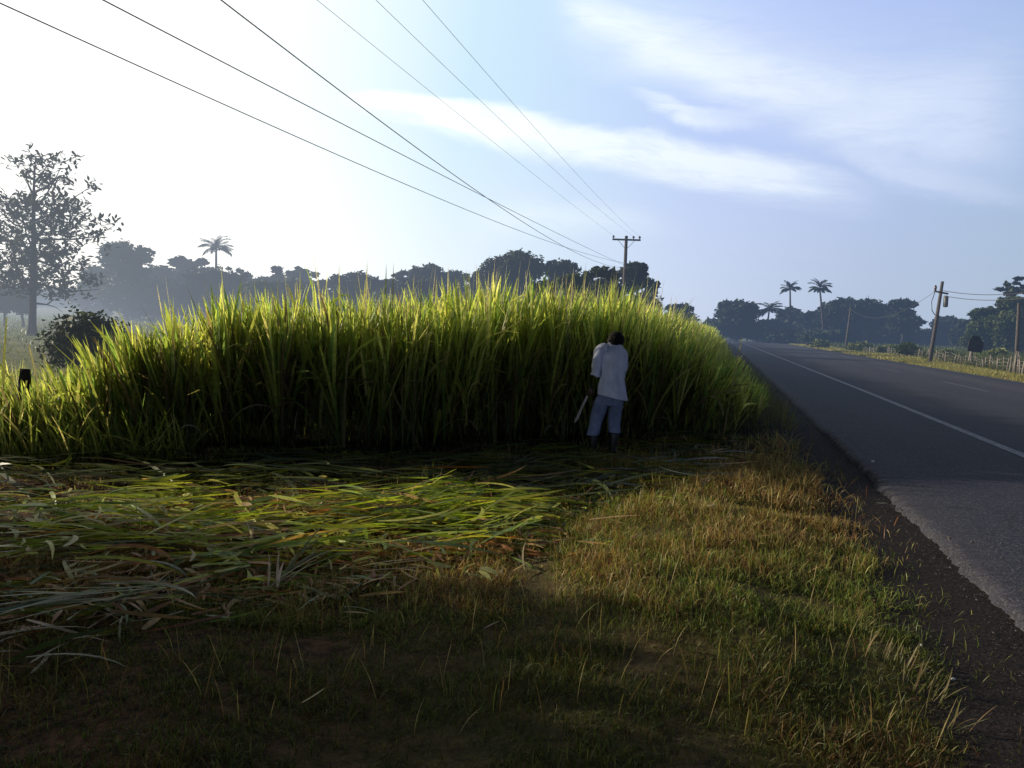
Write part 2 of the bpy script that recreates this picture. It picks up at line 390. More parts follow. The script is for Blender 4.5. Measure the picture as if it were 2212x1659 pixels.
crk = b.new('ShaderNodeTexVoronoi', feature='DISTANCE_TO_EDGE'); b.put(crk.inputs['Vector'], b.vm('ADD', P, b.vm('SCALE', b.comb(b.noise(P, 3.1), b.noise(P, 2.7), 0), scale=.8))); b.put(crk.inputs['Scale'], .55)
c = b.mix(b.m('MULTIPLY', b.mr(crk.outputs['Distance'], .0, .012, .8, 0), b.mr(b.noise(P, .35), .48, .6, 0, 1)), c, (.008, .008, .012))
for n0 in (4.9, 6.6):
    c = b.mix(b.m('MULTIPLY', b.mr(b.m('ABSOLUTE', b.m('SUBTRACT', nn, n0)), 0, .45, 1, 0, True), b.mr(b.noise(b.comb(nn, b.m('MULTIPLY', tt, .06), 1), 2.0), .35, .6, 0, .35)), c, (.012, .013, .02))
c = b.mix(ed, c, (.062, .056, .06))
b.l.new(principled(b, c, .82, .35, (agg, .7, .006)), b.surface); M['asphalt'] = m
m, b = newmat('road_paint'); geo = b.new('ShaderNodeNewGeometry'); P = geo.outputs['Position']
wn = b.noise(P, 14, 6, .7); c = b.mix(b.mr(wn, .42, .66, 0, 1), (.30, .31, .36), (.10, .105, .125))
b.l.new(principled(b, c, .7, .3), b.surface); M['paint'] = m
m, b = newmat('worn_paint'); geo = b.new('ShaderNodeNewGeometry'); P = geo.outputs['Position']
wn = b.noise(P, 6, 6, .7); c = b.mix(b.mr(wn, .38, .58, 0, 1), (.17, .17, .20), (.05, .05, .065))
b.l.new(principled(b, c, .7, .3), b.surface); M['worn'] = m

TL = list(np.arange(-30, 1.6, .3))+list(np.arange(1.6, 14, .03))+list(np.arange(14, 60, .8))+list(np.arange(60, 420, 4.0))
def jag(t): 
    return 1.65+.07*noise.noise(Vector((t*1.3, 3, 0)))+.05*noise.noise(Vector((t*5, 8, 0)))+.035*noise.noise(Vector((t*14, 1, 0)))+.02*noise.noise(Vector((t*33, 1, 0)))
V = []; Fq = []
prof = [(0.0, -.02), (.03, .035), (.12, .055)]
cols_ = len(prof)+7
for t in TL:
    e = jag(t) if t < 60 else 1.66
    row = [(e+a, z) for a, z in prof]+[(e+(11.2-e)*k, .06+.05*math.sin(math.pi*k)) for k in (.1, .25, .45, .65, .85, .985)]+[(11.24, -.02)]
    for n, z in row: x, y = bendnt(n, t); V.append((x, y, z))
for i in range(len(TL)-1):
    for k in range(cols_-1):
        a = i*cols_+k; Fq.append((a, a+1, a+cols_+1, a+cols_))
o = mesh_from('road', V, Fq, M['asphalt'], smooth=True); o['kind'] = 'structure'
def zroad(n, t):
    k = (n-1.66)/(11.2-1.66)
    ks = [0, .1, .25, .45, .65, .85, .985, 1]; return float(np.interp(k, ks, [.055+0*.0]+[.06+.05*math.sin(math.pi*q) for q in ks[1:]]))+.006
TP = [t for t in TL if -30 <= t < 300]
strip('road_edge_line', TP, lambda t: 3.78-.0045*max(t-25, 0)*(t < 150)-.5*(t >= 150), lambda t: 3.92-.0045*max(t-25, 0)*(t < 150)-.5*(t >= 150), zroad, M['paint'])
strip('far_edge_line', TP, lambda t: 10.78, lambda t: 10.90, zroad, M['worn'])
V = []; Fq = []
for t0 in np.arange(-22, 240, 12.0):
    for j in range(8):
        for n in (7.5, 7.62): x, y = bendnt(n, t0+j*5/7); V.append((x, y, zroad(n, 0)))
    a = len(V)-16
    for j in range(7): Fq.append((a+2*j, a+2*j+1, a+2*j+3, a+2*j+2))
o = mesh_from('centre_line_dashes', V, Fq, M['worn']); o['kind'] = 'structure'

# ------------------------------------------------------------------ tall cane grass
GREEN = [(.30, .37, .07), (.40, .44, .10), (.18, .28, .07), (.50, .50, .16), (.52, .46, .20)]
def yfront(x): return np.interp(x, [-12, -9, -7, -5, -3, -1, .5, 1.9, 3.0], [11.4, 9.4, 8.6, 8.5, 9.2, 10.1, 10.9, 11.1, 11.5])
def htop(x, y):
    n, t = to_nt(x, y)
    base = np.interp(x, [-14, -8, -6.3, -5.2, -4.6, -4.0, -3.4, -2, 0, 3, 40], [.5, .6, .66, .74, .95, 1.42, 1.74, 1.88, 1.98, 2.08, 2.28])
    base = base*np.interp(n, [-2.5, -1.7, -1.0, -.4, .3, 1.1], [1, .95, .82, .62, .36, .16])
    v = np.array([noise.noise(Vector((a*.55, c_*.55, 2.2))) for a, c_ in zip(np.ravel(x), np.ravel(y))])
    v2 = np.array([noise.noise(Vector((a*2.1, c_*2.1, 7.2))) for a, c_ in zip(np.ravel(x), np.ravel(y))])
    return base*(1+.09*v+.16*v2)
def lean_dir(x, y):
    n, t = to_nt(x, y)
    lx = np.interp(x, [-9, -6, -3.5, -1, 1, 3], [-.50, -.38, -.14, .0, .10, .16])+.08*sm(-1.6, .6, n)
    return lx
acc = Acc()
def cane(xy, detail=1.0, hmul=1.0, seg=5, nleaf=12, wmul=1.0, lowleaf=1.0):
    x, y = xy[:, 0], xy[:, 1]; N = len(x)
    H = htop(x, y)*hmul*U_(.74, 1.12, N); z0 = gz(x, y)
    lx = lean_dir(x, y)+.08*rng.standard_normal(N); ly = .07*rng.standard_normal(N)-.05
    # stalks
    hd = np.arctan2(lx, ly); tl = np.hypot(lx, ly)*.7
    P0 = np.stack([x, y, z0], -1); Ls = H*.70
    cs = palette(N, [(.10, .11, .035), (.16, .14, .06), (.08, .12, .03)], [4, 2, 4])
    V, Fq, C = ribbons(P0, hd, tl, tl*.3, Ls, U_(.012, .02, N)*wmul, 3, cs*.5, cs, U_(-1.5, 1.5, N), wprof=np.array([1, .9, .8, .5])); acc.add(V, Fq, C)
    # leaves
    k = nleaf; fr = np.tile((np.arange(k)+.5)/k, (N, 1))+U_(-.03, .03, (N, k)); fr = np.clip(fr, .03, 1)
    s = fr*Ls[:, None]
    th = tl[:, None]*(1+.15*fr)
    PX = x[:, None]+np.sin(th)*np.sin(hd)[:, None]*s; PY = y[:, None]+np.sin(th)*np.cos(hd)[:, None]*s; PZ = z0[:, None]+np.cos(th)*s
    n = N*k
    rem = (H[:, None]-s*1.0)
    Lf = np.clip(rem*U_(.75, 1.15, (N, k)), .45, 1.25)
    Lf = np.where(fr > .5, np.clip(rem*U_(.85, 1.12, (N, k)), .35, 1.2), Lf)
    ha = U_(0, 2*np.pi, (N, k))
    bx = np.sin(ha)*U_(.12, .42, (N, k))*(1.25-.6*fr)+lx[:, None]*.9; by = np.cos(ha)*U_(.12, .42, (N, k))*(1.25-.6*fr)+ly[:, None]
    hh = np.arctan2(bx, by); ti = np.hypot(bx, by)*.80
    droop = np.where(rng.random((N, k)) < .13*lowleaf*(1.6-fr), U_(.8, 2.0, (N, k)), U_(.0, .30, (N, k)))
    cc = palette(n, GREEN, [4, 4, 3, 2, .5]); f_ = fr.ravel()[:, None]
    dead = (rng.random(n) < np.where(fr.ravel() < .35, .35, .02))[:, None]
    cc = np.where(dead, np.array([[.20, .15, .08]])*U_(.5, 1.3, (n, 1)), cc); cc = cc*(.50+.60*f_)  # lower leaves darkened as shade, upper ones raised as sunlit
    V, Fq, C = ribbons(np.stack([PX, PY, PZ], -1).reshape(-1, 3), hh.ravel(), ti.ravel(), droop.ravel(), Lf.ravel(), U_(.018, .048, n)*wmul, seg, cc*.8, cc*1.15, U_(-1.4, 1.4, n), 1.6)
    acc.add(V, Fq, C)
def sample(n, f): 
    out = []
    while sum(map(len, out)) < n:
        out.append(f(n))
    return np.concatenate(out)[:n]
def zone_front(n):
    x = U_(-8, 3.3, n); y = yfront(x)+np.abs(rng.standard_normal(n))*.0+U_(0, 1.5, n)**1.0
    nn_, t_ = to_nt(x, y); thin = np.where(x < -4.6, .42, 1.0)
    return np.stack([x, y], -1)[(nn_ < .25) & (rng.random(n) < thin)]
def zone_mid(n):
    x = U_(-4.6, 4, n); y = yfront(x)+U_(1.5, 6.5, n); nn_, t_ = to_nt(x, y)
    thin = np.where(x < -4.2, .3, 1.0)
    return np.stack([x, y], -1)[(nn_ < .3) & (rng.random(n) < thin)]
def zone_nt(n0, n1, t0, t1):
    def f(n):
        a, t = U_(n0, n1, n), U_(t0, t1, n); x, y = nt(a, t); ok = y > yfront(np.minimum(x, 3))+1
        return np.stack([x, y], -1)[ok]
    return f
cane(sample(900, zone_front), nleaf=11, seg=5)
cane(sample(720, zone_mid), nleaf=9, seg=4)
cane(sample(1500, zone_nt(-2.7, .6, 11, 30)), nleaf=9, seg=4)
cane(sample(1500, zone_nt(-3.2, 0, 28, 60)), nleaf=8, seg=3, wmul=1.3)
cane(sample(1400, zone_nt(-12, -2.2, 15, 45)), nleaf=7, seg=3, wmul=1.3)
cane(sample(1500, zone_nt(-6, -.9, 60, 135)), nleaf=7, seg=3, wmul=2.6, hmul=1.05)
# dead brown leaves and leaning canes in the front rows
xy = sample(420, zone_front); xy = xy[xy[:, 0] > -3.6]; x, y = xy.T; N = len(x); c_ = palette(N, [(.34, .25, .13), (.24, .16, .08), (.42, .36, .22)], [2, 2, 1])
V, Fq, C = ribbons(np.stack([x, y-.15, gz(x, y)+U_(.1, .9, N)], -1), U_(0, 6.28, N), U_(.2, .9, N), U_(1.2, 2.4, N), U_(.3, .75, N), U_(.014, .028, N), 7, c_*.8, c_, U_(-1.6, 1.6, N)); acc.add(V, Fq, C)
xy = sample(160, zone_front); x, y = xy.T; N = len(x); c_ = palette(N, [(.22, .20, .09), (.16, .18, .06)], [1, 1])
V, Fq, C = ribbons(np.stack([x, y-.1, gz(x, y)], -1), U_(0, 6.28, N), np.abs(rng.normal(.25, .2, N)), U_(0, .2, N), U_(.7, 1.5, N), U_(.020, .032, N), 4, c_*.7, c_, U_(-1.5, 1.5, N), wprof=np.array([1, .95, .9, .8, .6])); acc.add(V, Fq, C)
# feathery flower stems standing above the leaves
def spikes(xy):
    x, y = xy[:, 0], xy[:, 1]; N = len(x); z0 = gz(x, y); H = htop(x, y)*U_(1.08, 1.34, N)
    lx = lean_dir(x, y)*.5+.05*rng.standard_normal(N); ly = .05*rng.standard_normal(N); hd = np.arctan2(lx, ly)
    c0 = palette(N, [(.26, .27, .13), (.33, .31, .20)], [1, 1])
    V, Fq, C = ribbons(np.stack([x, y, z0], -1), hd, np.hypot(lx, ly), U_(-.05, .12, N), H, U_(.012, .02, N), 8, c0*.6, c0, None, wprof=np.array([.5, .5, .5, .5, .5, .5, 1.2, 1.2, .1])); acc.add(V, Fq, C)
spikes(np.concatenate([sample(110, zone_front), sample(140, zone_mid), sample(110, zone_nt(-9, -1, 14, 30)), sample(50, zone_nt(-1.5, -.2, 14, 34))]))
# far-leaning long blades at the left end and in front
def stray(pix, L, tilt, head, bend, W=.035, n=1, col=(.30, .33, .06)):
    for (U, V_, Y) in pix:
        p = at(U, V_, Y); P0 = np.array([[p[0], p[1], p[2]]]*n)+rng.normal(0, .03, (n, 3))
        c_ = np.array([col]*n)*U_(.8, 1.2, (n, 1))
        V, Fq, C = ribbons(P0, head+rng.normal(0, .12, n), tilt+rng.normal(0, .05, n), np.full(n, bend), L*U_(.85, 1.1, n), np.full(n, W), 6, c_*.8, c_, U_(-.5, .5, n)); acc.add(V, Fq, C)
H_L, H_R = R(-80), R(85)
stray([(180, 985, 9.4), (330, 880, 9.4), (300, 1000, 9.3), (430, 900, 9.5)], 1.35, .50, H_L, .25, n=4)
stray([(235, 860, 9.2), (60, 870, 9.3), (380, 830, 9.6)], 1.0, .75, H_L, .1, n=3)
stray([(800, 880, 9.9), (860, 850, 10.0)], 1.5, .66, H_R, -.05, .04, n=3, col=(.26, .27, .10))
stray([(1010, 860, 10.1)], 1.0, .35, H_L, .1, .035, n=3); stray([(1030, 850, 10.1)], .8, .3, H_R, .3, n=3)
stray([(1400, 790, 12.2), (1420, 810, 12.3), (1380, 810, 12.0)], 1.2, .6, H_R, .12, .03, n=6, col=(.22, .27, .09))

o = acc.build('tall_cane_grass', M['cane']); tag(o, 'dense stand of tall yellow green cane grass beside the road, lit along its tips', 'cane grass', kind='stuff')

# low sparse leafy weeds and short grass at the left end of the stand, and verge grass along the road edge
acc = Acc()
def tufts(x, y, hmin, hmax, cols, wts, W=(.004, .009), seg=3, lean=.0, dark=.5):
    N = len(x); z0 = gz(x, y)-.01; hd = U_(0, 2*np.pi, N); ti = np.abs(rng.normal(.28, .25, N))
    lx = np.sin(hd)*ti+lean; ly = np.cos(hd)*ti
    c_ = palette(N, cols, wts, .22)
    V, Fq, C = ribbons(np.stack([x, y, z0], -1), np.arctan2(lx, ly), np.hypot(lx, ly), U_(.0, 1.0, N), U_(hmin, hmax, N), U_(W[0], W[1], N), seg, c_*dark, c_, U_(-1.2, 1.2, N)); acc.add(V, Fq, C)
x = U_(-10, -3.6, 11000); y = yfront(x)+U_(-.5, 4.5, 11000)
tufts(x, y, .25, .85, GREEN, [3, 3, 3, 2, 1], (.008, .022), 4, -.15)
x, y = zone_nt(-1.2, 1.3, 9.5, 40)(11000).T
nn_, t_ = to_nt(x, y); tufts(x, y, .15, .5, [(.10, .13, .03), (.16, .17, .05), (.19, .15, .07)], [3, 2, 2], (.006, .014), 3, .12)
o = acc.build('weed_grass', M['cane']); tag(o, 'knee high weeds and grass at the left end and road side of the tall cane', 'weeds', kind='stuff')

# ------------------------------------------------------------------ foreground lawn
def nmap(x, y, s, o_=0): return np.array([noise.noise(Vector((a*s, c_*s, o_))) for a, c_ in zip(x, y)])
DRY = (.38, .24, .10); STRAW = (.50, .40, .18); GRN = (.18, .27, .055); OLV = (.33, .35, .095); RED = (.26, .12, .06)
def lawn(N, y0, y1, hm, W, seg, pw=1.0):
    y = y0+(y1-y0)*U_(0, 1, N)**pw
    x0 = -.68*y-.4; x1 = np.minimum(.72*y+.3, (1.12+y*math.sin(TH))/math.cos(TH)+.35)
    x = x0+(x1-x0)*U_(0, 1, N)
    n_, t_ = to_nt(x, y)
    edge = .98+.17*nmap(t_*1.0, t_*0, 1.6, 4)+.10*nmap(t_, t_*0, 5.5, 9)
    ok = (n_ < edge+.08*np.abs(rng.standard_normal(N))**2) & (y < yfront(np.minimum(x, 3.0))+.2)
    x, y, n_ = x[ok], y[ok], n_[ok]; N = len(x)
    a = nmap(x, y, .55, 1); c_ = nmap(x, y, 2.3, 5); d_ = nmap(x, y, 7, 3)
    cut = sm(-.9, -2.2, n_)*sm(4.6, 5.4, y)      # raked, cut area on the left
    keep = rng.random(N) < np.clip(.78+.9*d_-.45*cut, .12, 1)
    x, y, n_, a, c_, d_, cut = [q[keep] for q in (x, y, n_, a, c_, d_, cut)]; N = len(x)
    dry = np.clip(.40+1.0*a+.8*c_+.35*sm(-2.5, .6, n_)*sm(4.0, 6.5, y)-.45*sm(4.8, 3.4, y)+.1*rng.standard_normal(N), 0, 1)[:, None]
    gcol = palette(N, [GRN, OLV, (.10, .15, .035)], [3, 3, 1], .25); near = (.45+.55*sm(3.2, 5.0, y))[:, None]; dcol = palette(N, [DRY, STRAW, RED, OLV], [4, 3, 1.3, 1], .25)  # blade colour dimmed towards the viewer to deepen the foreground shadow
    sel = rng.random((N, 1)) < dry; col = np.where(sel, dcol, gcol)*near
    hd = U_(0, 2*np.pi, N); ti = np.abs(rng.normal(.3, .3, N))
    H = hm*.8*U_(.4, 1.3, N)*(1+1.1*np.clip(c_, -.6, .8))*(1-.5*cut)*(1+.5*sm(.0, .9, n_)*sm(6.5, 9, y))*(1-.25*sm(5.5, 3.8, y))
    z0 = gz(x, y)-.01
    V, Fq, C = ribbons(np.stack([x, y, z0], -1), hd, ti, U_(-.1, 1.9, N), H, U_(W*.55, W*1.2, N), seg, col*.55, col*1.15, U_(-1.3, 1.3, N)); acc.add(V, Fq, C)  # darker roots stand for shade between the blades
acc = Acc()
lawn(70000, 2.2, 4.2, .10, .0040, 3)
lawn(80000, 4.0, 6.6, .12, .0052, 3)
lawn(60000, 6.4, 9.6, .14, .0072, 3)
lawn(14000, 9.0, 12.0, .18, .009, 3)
# tall dry seed stems and stragglers
N = 1300; y = U_(2.9, 9.5, N); n_ = U_(-3.0, .95, N); x, t_ = nt(n_, y/ math.cos(TH))[0], 0; x = np.asarray(x)
N = len(x); c_ = palette(N, [STRAW, DRY, OLV], [3, 2, 2])
V, Fq, C = ribbons(np.stack([x, y, gz(x, y)], -1), U_(0, 2*np.pi, N), U_(0, .5, N), U_(0, 1.0, N), U_(.10, .26, N), U_(.0022, .004, N), 4, c_*.6, c_, U_(-1, 1, N)); acc.add(V, Fq, C)
o = acc.build('short_grass', M['lawn']); tag(o, 'short dry and green roadside grass covering the verge in the foreground', 'grass', kind='stuff')
# small hanging-over clumps at the dirt edge: pale bent blades
acc = Acc()
for (U, V_) in [(1905, 1395), (1935, 1410), (1960, 1425), (1985, 1445), (1870, 1330), (1900, 1350), (2030, 1500), (2080, 1560), (1760, 1090), (1745, 1060), (2010, 1480)]:
    gx, gy = gp(U-25, V_+15); n = 7
    P0 = np.stack([gx+rng.normal(0, .035, n), gy+rng.normal(0, .035, n), np.full(n, .01)], -1)
    c_ = palette(n, [(.30, .26, .14), (.18, .20, .06), (.24, .16, .07)], [2, 2, 1])
    V, Fq, C = ribbons(P0, H_R+rng.normal(-.3, .6, n), U_(.4, 1.2, n), U_(-.5, .6, n), U_(.08, .17, n), U_(.004, .008, n), 6, c_*.6, c_, U_(-.6, .6, n)); acc.add(V, Fq, C)
o = acc.build('verge_grass', M['lawn']); tag(o, 'pale bent grass blades spilling from the verge onto the dark gravel', 'grass', kind='stuff')

# ------------------------------------------------------------------ cut cane lying in swathes
CUTG = [(.24, .32, .035), (.36, .40, .055), (.14, .21, .05), (.34, .22, .09), (.28, .12, .05), (.15, .21, .11)]
acc = Acc()
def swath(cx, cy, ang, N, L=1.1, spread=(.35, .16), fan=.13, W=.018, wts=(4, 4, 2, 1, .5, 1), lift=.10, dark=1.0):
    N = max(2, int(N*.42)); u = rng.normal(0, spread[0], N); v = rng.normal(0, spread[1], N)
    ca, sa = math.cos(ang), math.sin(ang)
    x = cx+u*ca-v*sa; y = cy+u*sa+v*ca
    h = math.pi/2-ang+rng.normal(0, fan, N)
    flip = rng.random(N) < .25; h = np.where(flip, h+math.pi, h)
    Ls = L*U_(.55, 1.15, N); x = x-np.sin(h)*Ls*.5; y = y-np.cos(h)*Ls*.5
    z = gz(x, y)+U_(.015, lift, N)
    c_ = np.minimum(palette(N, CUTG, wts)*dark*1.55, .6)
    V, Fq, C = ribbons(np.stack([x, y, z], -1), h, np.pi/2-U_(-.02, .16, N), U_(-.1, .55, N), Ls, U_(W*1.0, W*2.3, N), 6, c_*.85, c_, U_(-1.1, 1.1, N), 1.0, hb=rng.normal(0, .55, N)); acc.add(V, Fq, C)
def sw(U, V_, angdeg, N, **k):
    x, y = gp(U, V_, .05); swath(x, y, R(angdeg), N, **k)
# lit swathes at the left
for (U, V_, a, N) in [(60, 1120, 3, 60), (180, 1130, 6, 70), (300, 1120, 2, 70), (420, 1115, 0, 60), (120, 1165, 8, 60), (260, 1175, 12, 70), (400, 1150, 6, 70),
                      (520, 1130, -4, 60), (560, 1160, 14, 60), (640, 1110, 10, 50), (60, 1090, -3, 60), (340, 1195, 24, 45), (450, 1215, 6, 60), (620, 1190, 38, 45), (700, 1130, 42, 55), (760, 1100, 30, 60)]:
    sw(U, V_, a+random.uniform(-30, 30), int(N*.62), L=.62, fan=.42, wts=(4, 5, 2, 1.2, .6, .6), lift=.16)
for (U, V_, a, N) in [(860, 1090, 34, 60), (930, 1080, 28, 55), (880, 1120, 20, 50), (990, 1120, 6, 40), (1080, 1118, 2, 40), (1150, 1100, 8, 30), (740, 1160, 48, 45), (820, 1170, 30, 35)]:
    sw(U, V_, a, int(N*1.3), L=.62, fan=.5, wts=(4, 4, 3, .6, .3, 1), lift=.16)
# swathes between stand and lit band, colour darkened for the cane's shadow
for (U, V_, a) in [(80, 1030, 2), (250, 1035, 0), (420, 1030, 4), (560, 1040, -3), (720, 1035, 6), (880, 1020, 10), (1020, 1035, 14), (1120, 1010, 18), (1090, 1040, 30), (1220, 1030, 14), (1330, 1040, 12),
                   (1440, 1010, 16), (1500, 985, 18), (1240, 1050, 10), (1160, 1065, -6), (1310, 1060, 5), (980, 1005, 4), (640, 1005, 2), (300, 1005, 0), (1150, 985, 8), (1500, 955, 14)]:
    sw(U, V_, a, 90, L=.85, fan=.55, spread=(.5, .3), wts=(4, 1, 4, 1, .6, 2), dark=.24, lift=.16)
for _ in range(24):
    U0 = random.uniform(-40, 1150); V0 = random.uniform(1075, 1215)-.03*U0
    sw(U0, V0, random.choice((random.uniform(-20, 60), random.uniform(20, 75), random.uniform(-15, 20))), random.randint(24, 44), L=random.uniform(.4, .8), fan=.22, spread=(.16, .07), W=.017, wts=(4, 5, 2, 1, .5, .6), lift=.22)
# brown trampled litter
for (U, V_, a, N) in [(330, 1215, 30, 70), (520, 1100, 0, 60), (640, 1090, 0, 60), (200, 1250, 10, 60), (720, 1240, 10, 60), (640, 1230, 30, 60), (1060, 1095, 0, 50), (100, 1290, 10, 50), (400, 1260, 0, 40), (1240, 1080, 0, 40), (930, 1180, 0, 60), (1100, 1170, 10, 60), (560, 1200, 60, 50)]:
    sw(U, V_, a, int(N*4), L=.26, fan=1.2, spread=(.35, .25), W=.012, wts=(.3, .3, .5, 3, 3, 1), lift=.06)
# pale bits of leaf and stalk scattered through the cut strip
for _ in range(60):
    sw(random.uniform(0, 1350), random.uniform(1050, 1270), random.uniform(-60, 80), 2, L=random.uniform(.1, .35), fan=.5, spread=(.05, .05), W=.016, wts=(.5, .5, .2, 3, .2, .5), lift=.2, dark=1.5)
# darker bunches at lower left
for (U, V_, a, N) in [(60, 1270, 20, 60), (180, 1290, 14, 50), (330, 1290, 20, 50), (250, 1340, 34, 45), (60, 1400, 40, 50), (20, 1220, 8, 50)]:
    sw(U, V_, a, int(N*.9), L=.6, fan=.6, W=.012, wts=(2, 1, 3, 3, 1.5, 1), dark=.4)
o = acc.build('cut_cane_litter', M['cut']); tag(o, 'swathes of freshly cut cane blades and brown litter lying across the cleared strip', 'cut grass', kind='stuff')

def bundle(label, U, V_, head, tilt, N, L, W, col, fan=.16, bend=.2, twist=.5, z=.06, name='cut_cane_leaf', cat='cut leaves', spread=.02):
    x, y = gp(U, V_, z); a = Acc(); c_ = np.array([col]*N)*U_(.75, 1.2, (N, 1))
    P0 = rng.normal(0, spread, (N, 3)); P0[:, 2] = np.abs(P0[:, 2])
    V, Fq, C = ribbons(P0, R(head)+rng.normal(0, fan, N), R(tilt)+rng.normal(0, .06, N), np.full(N, bend)+rng.normal(0, .05, N), L*U_(.7, 1.1, N), W*U_(.7, 1.2, N), 8, c_*.8, c_, U_(-twist, twist, N), 1.2)
    a.add(V, Fq, C); o = a.build(name, M['cut']); o.location = (x, y, gzf(x, y)+z); tag(o, label, cat); return o
bundle('fan of grey green cut leaves pointing down at the lower left of the grass', 205, 1290, 218, 82, 9, .62, .022, (.20, .27, .20), fan=.17, bend=.15, z=.14)
bundle('long olive cut leaf lying diagonally beside the grey green fan', 345, 1275, 228, 84, 4, .85, .02, (.22, .28, .10), fan=.06, bend=.1, z=.12)
bundle('bright green fan of cut leaves rising up to the right in the sunlit strip', 885, 1105, 62, 72, 9, .7, .024, (.30, .40, .06), fan=.28, bend=.3, z=.10)
bundle('pair of long green blades lying flat pointing right in the sunlit strip', 960, 1140, 84, 87, 4, .8, .024, (.36, .42, .08), fan=.05, bend=.08, z=.10)
bundle('upright fan of cut stalks leaning right in the middle of the swathes', 590, 1255, 34, 66, 9, .7, .016, (.25, .27, .12), fan=.30, bend=.5, z=.03)
bundle('curled pale dry leaf hanging upright on the left swathes', 540, 1178, -20, 12, 2, .20, .022, (.62, .52, .42), fan=.2, bend=.6, z=.04, name='dry_leaf', cat='dry leaf')
bundle('crumpled pale dry leaf below the fan of cut stalks', 598, 1262, -15, 8, 3, .22, .02, (.60, .48, .42), fan=.3, bend=.7, z=.02, name='dry_leaf', cat='dry leaf')
bundle('single straw coloured stalk lying alone in the dark grass near the bottom', 660, 1535, 40, 84, 1, .16, .009, (.62, .50, .22), bend=.05, z=.08, name='dry_stalk', cat='dry stalk')
bundle('short pale stalk in the dusky grass above the lone straw stalk', 1040, 1380, 50, 84, 1, .17, .009, (.50, .36, .24), bend=.1, z=.09, name='dry_stalk', cat='dry stalk')
bundle('tan stalks lying flat on the bare orange patch left of centre', 790, 1235, 78, 87, 3, .55, .014, (.55, .40, .20), fan=.18, bend=.1, z=.08, name='dry_stalk', cat='dry stalk')
bundle('pale blade leaning left in the short grass near the centre', 1140, 1245, -25, 68, 2, .34, .013, (.55, .46, .26), fan=.1, bend=.2, z=.05, name='dry_leaf', cat='dry leaf')
bundle('long thin pale stem lying level across the orange grass right of centre', 1420, 1150, 82, 87, 2, .62, .007, (.50, .48, .18), fan=.05, bend=.1, z=.12, name='dry_stalk', cat='dry stalk')
bundle('short whitish leaf bit caught in the orange grass above the thin stem', 1525, 1125, 80, 75, 1, .10, .022, (.75, .68, .45), bend=.2, z=.13, name='dry_leaf', cat='dry leaf')
bundle('tan leaf lying at the top edge of the orange grass by the cane corner', 1535, 985, 70, 80, 1, .22, .022, (.55, .42, .36), bend=.2, z=.22, name='dry_leaf', cat='dry leaf')
bundle('small upright twig with two pale arms behind the left swathes', 272, 1082, -50, 55, 2, .22, .014, (.62, .56, .50), fan=1.1, bend=.2, z=.08, name='dry_leaf', cat='dry leaf')
bundle('fresh fallen leaf lying at the crumbled edge of the asphalt', 1893, 1092, 75, 82, 4, .16, .016, (.34, .30, .16), fan=.5, bend=.8, z=.03, name='dry_leaf', cat='dry leaf')
bundle('bent orange tipped blade standing in front of the dark cane', 985, 905, 12, 10, 2, .70, .026, (.45, .28, .10), fan=.3, bend=2.2, z=.35, name='dry_leaf', cat='dry leaf')

# ------------------------------------------------------------------ gravel on the dirt shoulder
ico = [];
bm = bmesh.new(); bmesh.ops.create_icosphere(bm, subdivisions=1, radius=1); IV = np.array([v.co[:] for v in bm.verts]); IF = np.array([[v.index for v in f.verts] for f in bm.faces]); bm.free()
def stones(name, xs, ys, zs, rs, mat):
    N = len(xs); k = len(IV)
    sc3 = np.stack([U_(.7, 1.3, N), U_(.7, 1.3, N), U_(.4, .8, N)], -1)
    V = IV[None]*rs[:, None, None]*sc3[:, None, :]*(1+.22*rng.standard_normal((N, k, 1)))
    V = V+np.stack([xs, ys, zs], -1)[:, None, :]
    Fq = (IF[None]+(np.arange(N)*k)[:, None, None]).reshape(-1, 3)
    return mesh_from(name, V, Fq, mat)
N = 6500; t_ = U_(2.0, 13, N); n_ = np.where(rng.random(N) < .6, rng.normal(1.66, .14, N), U_(.8, 2.1, N)); n_ = np.where((n_ > 1.72), n_*1.0, n_)
x, y = nt(n_, t_); z = np.where(n_ > 1.80, .066, np.where(n_ > 1.68, .045, .0))+.002
o = stones('gravel', x, y, z, np.exp(rng.normal(-6.1, .5, N)), M['stone']); tag(o, 'loose dark gravel along the broken asphalt edge', 'gravel', kind='stuff')
for i, (U, V_, r_, lab) in enumerate([(1885, 998, .022, 'small white stone alone on the shaded asphalt'), (2060, 1468, .013, 'white pebble on the gravel shoulder nearest the road edge at right'), (1990, 1395, .011, 'white pebble half way up the gravel shoulder')]):
    zz = .075 if i == 0 else .01
    x, y = gp(U, V_, zz); o = stones('pebble', np.array([0.]), np.array([0.]), np.array([r_*.3]), np.array([r_]), M['litter']); o.location = (x, y, zz); tag(o, lab, 'stone')

